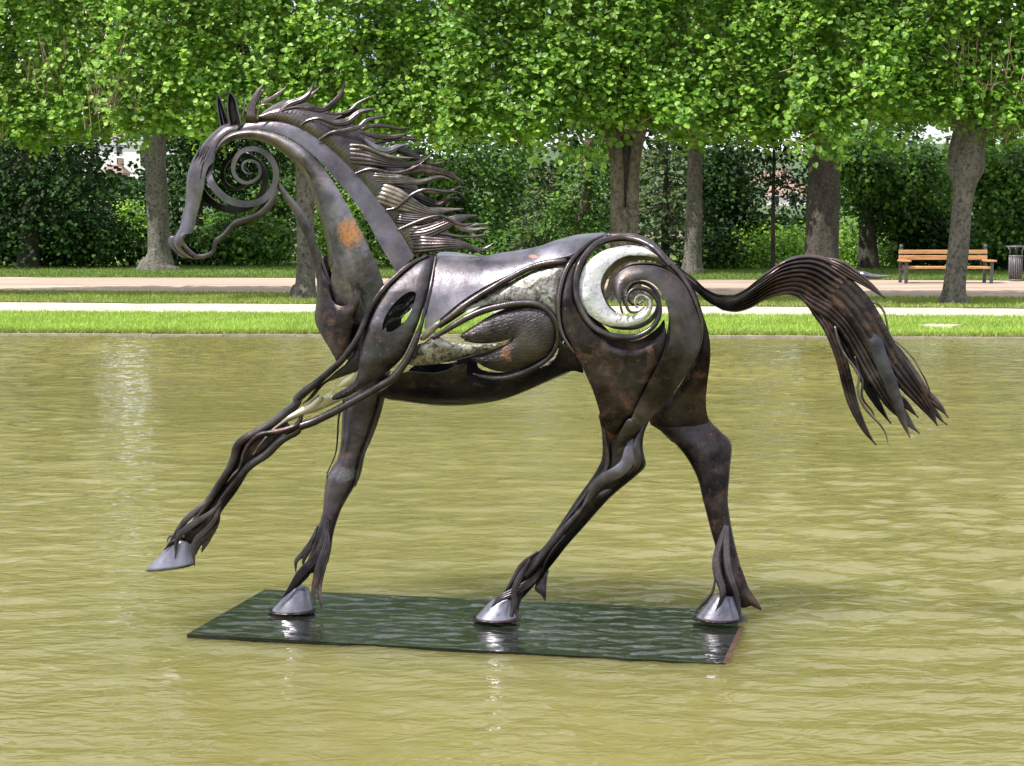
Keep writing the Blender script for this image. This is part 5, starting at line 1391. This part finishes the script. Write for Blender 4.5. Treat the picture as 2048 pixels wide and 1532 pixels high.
# ---------------------------------------------------------------- far hind leg
fh = limb('hind_leg', l4([(300,60),(380,192),(452,262),(532,332),(602,412),(652,492),(692,582),(716,682),(742,782),(772,902),(802,1012),(802,1120),(808,1220),(830,1300)]),
     l4([(745,0),(736,100),(762,190),(832,262),(902,342),(896,480),(886,600),(880,700),(891,800),(912,920),(942,1050),(972,1160),(990,1250),(960,1330)]), [-.17, -.16, -.14, -.12, -.11, -.09, -.075], 'steel_brown', [.12, .25, .45, .6, .65, .6], label='far hind leg')
sheet('heel_spur', l4([(960,1130),(1010,1258),(1058,1330),(1096,1406),(1030,1380),(972,1392),(940,1340),(930,1240)]), -.07, 'steel_brown', .01, 10, th=.005, step=5, parent=fh)
hoof(L4(666, 1455), L4(975, 1462), L4(800, 1305), L4(915, 1312), -.06, fh, .075)
HB = [
 ([(868,862),(830,980),(805,1080),(815,1180),(848,1280),(835,1350),(800,1412)], [8, 12, 14, 17, 16, 11, 1], [-.06, -.02, .01], 2),
 ([(872,865),(868,980),(872,1080),(890,1180),(925,1280),(945,1360),(962,1462)], [8, 14, 14, 15, 13, 10, 5], [-.055, -.015, .01], 2),
 ([(800,1190),(785,1280),(740,1345),(668,1420)], [3, 6, 9, 2], -.03, 2)]
for pts, w, d, rg in HB: lock('fetlock_hair', l4(pts), w, d, 'steel_hair', rg, .005, 30, .003, fh)

# ---------------------------------------------------------------- tail
tt = np.array(list(c5([(1030,340),(1110,400),(1180,448),(1260,522),(1350,570)])) + list(c9([(170,405),(260,400),(350,350),(430,280),(520,210),(620,142),(720,112),(830,106),(930,130),(1020,178),(1110,232)])))
tb = np.array(list(c5([(1060,400),(1130,480),(1192,545),(1282,622),(1380,682)])) + list(c9([(180,517),(270,526),(370,497),(470,442),(560,412),(650,402),(730,432),(800,490),(850,540)])))
tail = ribbon('tail', tt, tb, [-.04, .02, .04, .05, .06, .06, .06, .06], [-.04, .01, .03, .04, .04, .03, .02, .02], 'steel_tail', .03, ridges=9, ramp_=.010, n=90, th=.006)
TLk = [
 ([(900,135),(1020,190),(1100,240),(1180,292),(1250,342),(1310,392),(1353,427)], [14, 22, 26, 22, 16, 10, 1], [.075, .075, .07, .07], 4, 'steel_tail'),
 ([(1090,222),(1200,255),(1290,268),(1405,260)], [8, 14, 9, 1], [.02, .01, .0], 1, 'steel_bright'),
 ([(760,240),(900,280),(1030,370),(1130,470),(1215,590),(1295,730),(1400,890),(1500,1020),(1590,1130),(1670,1240),(1733,1358)], [40, 56, 62, 62, 60, 56, 50, 44, 36, 24, 1], [.06, .07, .075, .07, .06, .05, .05], 4, 'steel_brown'),
 ([(1330,700),(1430,850),(1530,990),(1630,1110),(1720,1190),(1770,1240),(1814,1300)], [20, 32, 36, 34, 24, 16, 1], [.045, .04, .035, .03], 2, 'steel_tail'),
 ([(1640,1170),(1720,1260),(1760,1310),(1802,1350)], [20, 14, 8, 1], [.025, .02], 2, 'steel_tail'),
 ([(1250,560),(1275,700),(1325,880),(1390,1040),(1440,1180),(1480,1310),(1532,1443)], [16, 26, 28, 27, 23, 17, 1], [.085, .09, .085, .08, .07], 0, 'steel'),
 ([(700,360),(820,430),(950,510),(1070,630),(1170,790),(1260,950),(1340,1090),(1420,1220),(1500,1330)], [30, 40, 38, 36, 38, 40, 36, 28, 4], [.055, .06, .06, .05, .04], 4, 'steel_tail'),
 ([(1380,1120),(1470,1260),(1530,1340),(1602,1413)], [26, 24, 16, 1], [.04, .03], 2, 'steel_tail'),
 ([(760,430),(860,520),(940,640),(995,770),(1040,900),(1080,1060),(1115,1190),(1175,1330),(1230,1425),(1287,1498)], [16, 26, 24, 22, 23, 24, 23, 18, 12, 1], [.045, .05, .05, .045, .04], 3, 'steel_brown'),
 ([(960,560),(1080,740),(1180,940),(1240,1090),(1300,1200),(1350,1280),(1393,1340)], [24, 34, 34, 28, 22, 14, 1], [.03, .03, .025], 3, 'steel_dark'),
 ([(1420,1120),(1500,1200),(1550,1250),(1594,1297)], [24, 18, 10, 1], [.03, .02], 2, 'steel_dark'),
]
for pts, w, d, rg, mt in TLk: lock('tail_lock', c9(pts), [w[0] * .45] + list(w[1:]), [d[0] - .03] + list(d), mt, rg, .008, 50, .004, tail, ramp_=.005)
rod('tail_strand', c9([(1230,445),(1300,470),(1345,530),(1362,600),(1375,660),(1405,722),(1480,780),(1560,870),(1612,960),(1662,1060),(1690,1172)]), [2.4, 2.4, 2.2, 2, 2, 2, 2, 2, 1.8, 1.6, .8], [.06, .04, .03, .05, .06, .05], 'steel_pale', 8, tail)
rod('tail_strand', c9([(985,630),(1010,742),(1060,842),(1120,922),(1160,1000),(1150,1080),(1172,1170),(1230,1260),(1300,1332),(1350,1402),(1372,1487)]), [2, 2.6, 2.6, 2.6, 2.4, 2.4, 2.4, 2.2, 2, 1.6, .6], [.08, .09, .09, .08], 'steel_pale', 8, tail)
rod('tail_strand', c9([(1130,850),(1160,962),(1186,1032),(1180,1122),(1202,1182),(1250,1242),(1276,1292)]), [1.5, 2, 2.4, 2.4, 2.2, 1.8, .6], [.07, .075, .07], 'steel_hair', 8, tail)

# ---------------------------------------------------------------- base plate
def plate():
    cs = np.array([G(374, 1271, .012), G(1451, 1327, .006), G(1500, 1221, .003), G(529, 1179, .010)]) - HO
    top = np.stack([cs @ UA, -(cs @ DA), cs[:, 2]], 1)
    zt = [.018, .005, .000, .010]
    n, m = 190, 66
    r = np.random.default_rng(5)
    S, T = np.meshgrid(np.linspace(0, 1, n + 1), np.linspace(0, 1, m + 1))
    bl = lambda q: q[0]*(1-S)*(1-T) + q[1]*S*(1-T) + q[2]*S*T + q[3]*(1-S)*T
    Xp, Yp, Zp = bl(top[:, 0]), bl(top[:, 1]), bl(np.array(zt))
    film = np.zeros_like(Xp)                      # water washing over the steel
    for i in range(34):
        lam = .035 * (.13 / .035) ** r.random(); a = r.normal(1.5, .35)
        film += .0028 * lam * np.sin((math.cos(a) * Xp + math.sin(a) * Yp) * 6.283 / lam + r.uniform(0, 6.3) + 1.2 * np.sin(5 * Xp + 4 * Yp + i))
    film *= np.clip(np.minimum.reduce([S, 1 - S, T * .4, (1 - T) * .4]) / .02, 0, 1)
    V = np.concatenate([np.stack([Xp, Yp, Zp + film], -1).reshape(-1, 3), np.stack([Xp, Yp, Zp - .020], -1).reshape(-1, 3)])
    q = (n + 1) * (m + 1); Fc = []
    for j in range(m):
        for i in range(n):
            a = j*(n+1)+i; Fc.append((a, a+1, a+n+2, a+n+1)); Fc.append((q+a, q+a+n+1, q+a+n+2, q+a+1))
    for i in range(n):
        Fc.append((i, q+i, q+i+1, i+1)); b = m*(n+1)+i; Fc.append((b, b+1, q+b+1, q+b))
    for j in range(m):
        a = j*(n+1); Fc.append((a, a+n+1, q+a+n+1, q+a)); b = a+n; Fc.append((b, q+b, q+b+n+1, b+n+1))
    o = mesh('base_plate', V, Fc, 'plate', horse, smooth=True)
    m_ = o.modifiers.new('edges', 'EDGE_SPLIT'); m_.split_angle = R(40)
    o['label'] = 'wet green black steel plate awash in the pool'
    # rusty lip under the front edge
    A, B = top[0], top[1]
    v = []
    for k in range(2):
        for s in np.linspace(.03, .995, 40):
            p = A * (1 - s) + B * s; z = zt[0] * (1 - s) + zt[1] * s
            w = .007 + .004 * math.sin(23 * s) + .003 * math.sin(61 * s + 1)
            v += [(p[0], p[1] - (w if k == 0 else .001), z - .0205 - .004 * k), (p[0], p[1] + .01, z - .0205 - .004 * k)]
    f = []
    for i in range(39):
        a = 2 * i; f += [(a, a+2, a+3, a+1), (80+a, 80+a+1, 80+a+3, 80+a+2), (a, 80+a, 80+a+2, a+2)]
    mesh('plate_lip', v, f, 'plate_edge', o, smooth=False)
    A, B = top[1], top[2]; v = []
    for k in range(2):
        for s in np.linspace(.0, .9, 40):
            p = A * (1 - s) + B * s; z = zt[1] * (1 - s) + zt[2] * s
            w = .008 + .004 * math.sin(19 * s) + .003 * math.sin(47 * s + 1)
            v += [(p[0] + .0005 + (w if k == 0 else .0), p[1], z + .001 - .012 * k), (p[0] - .012, p[1], z + .003 - .012 * k)]
    mesh('plate_lip', v, f, 'plate_rust', o, smooth=False)
plate()
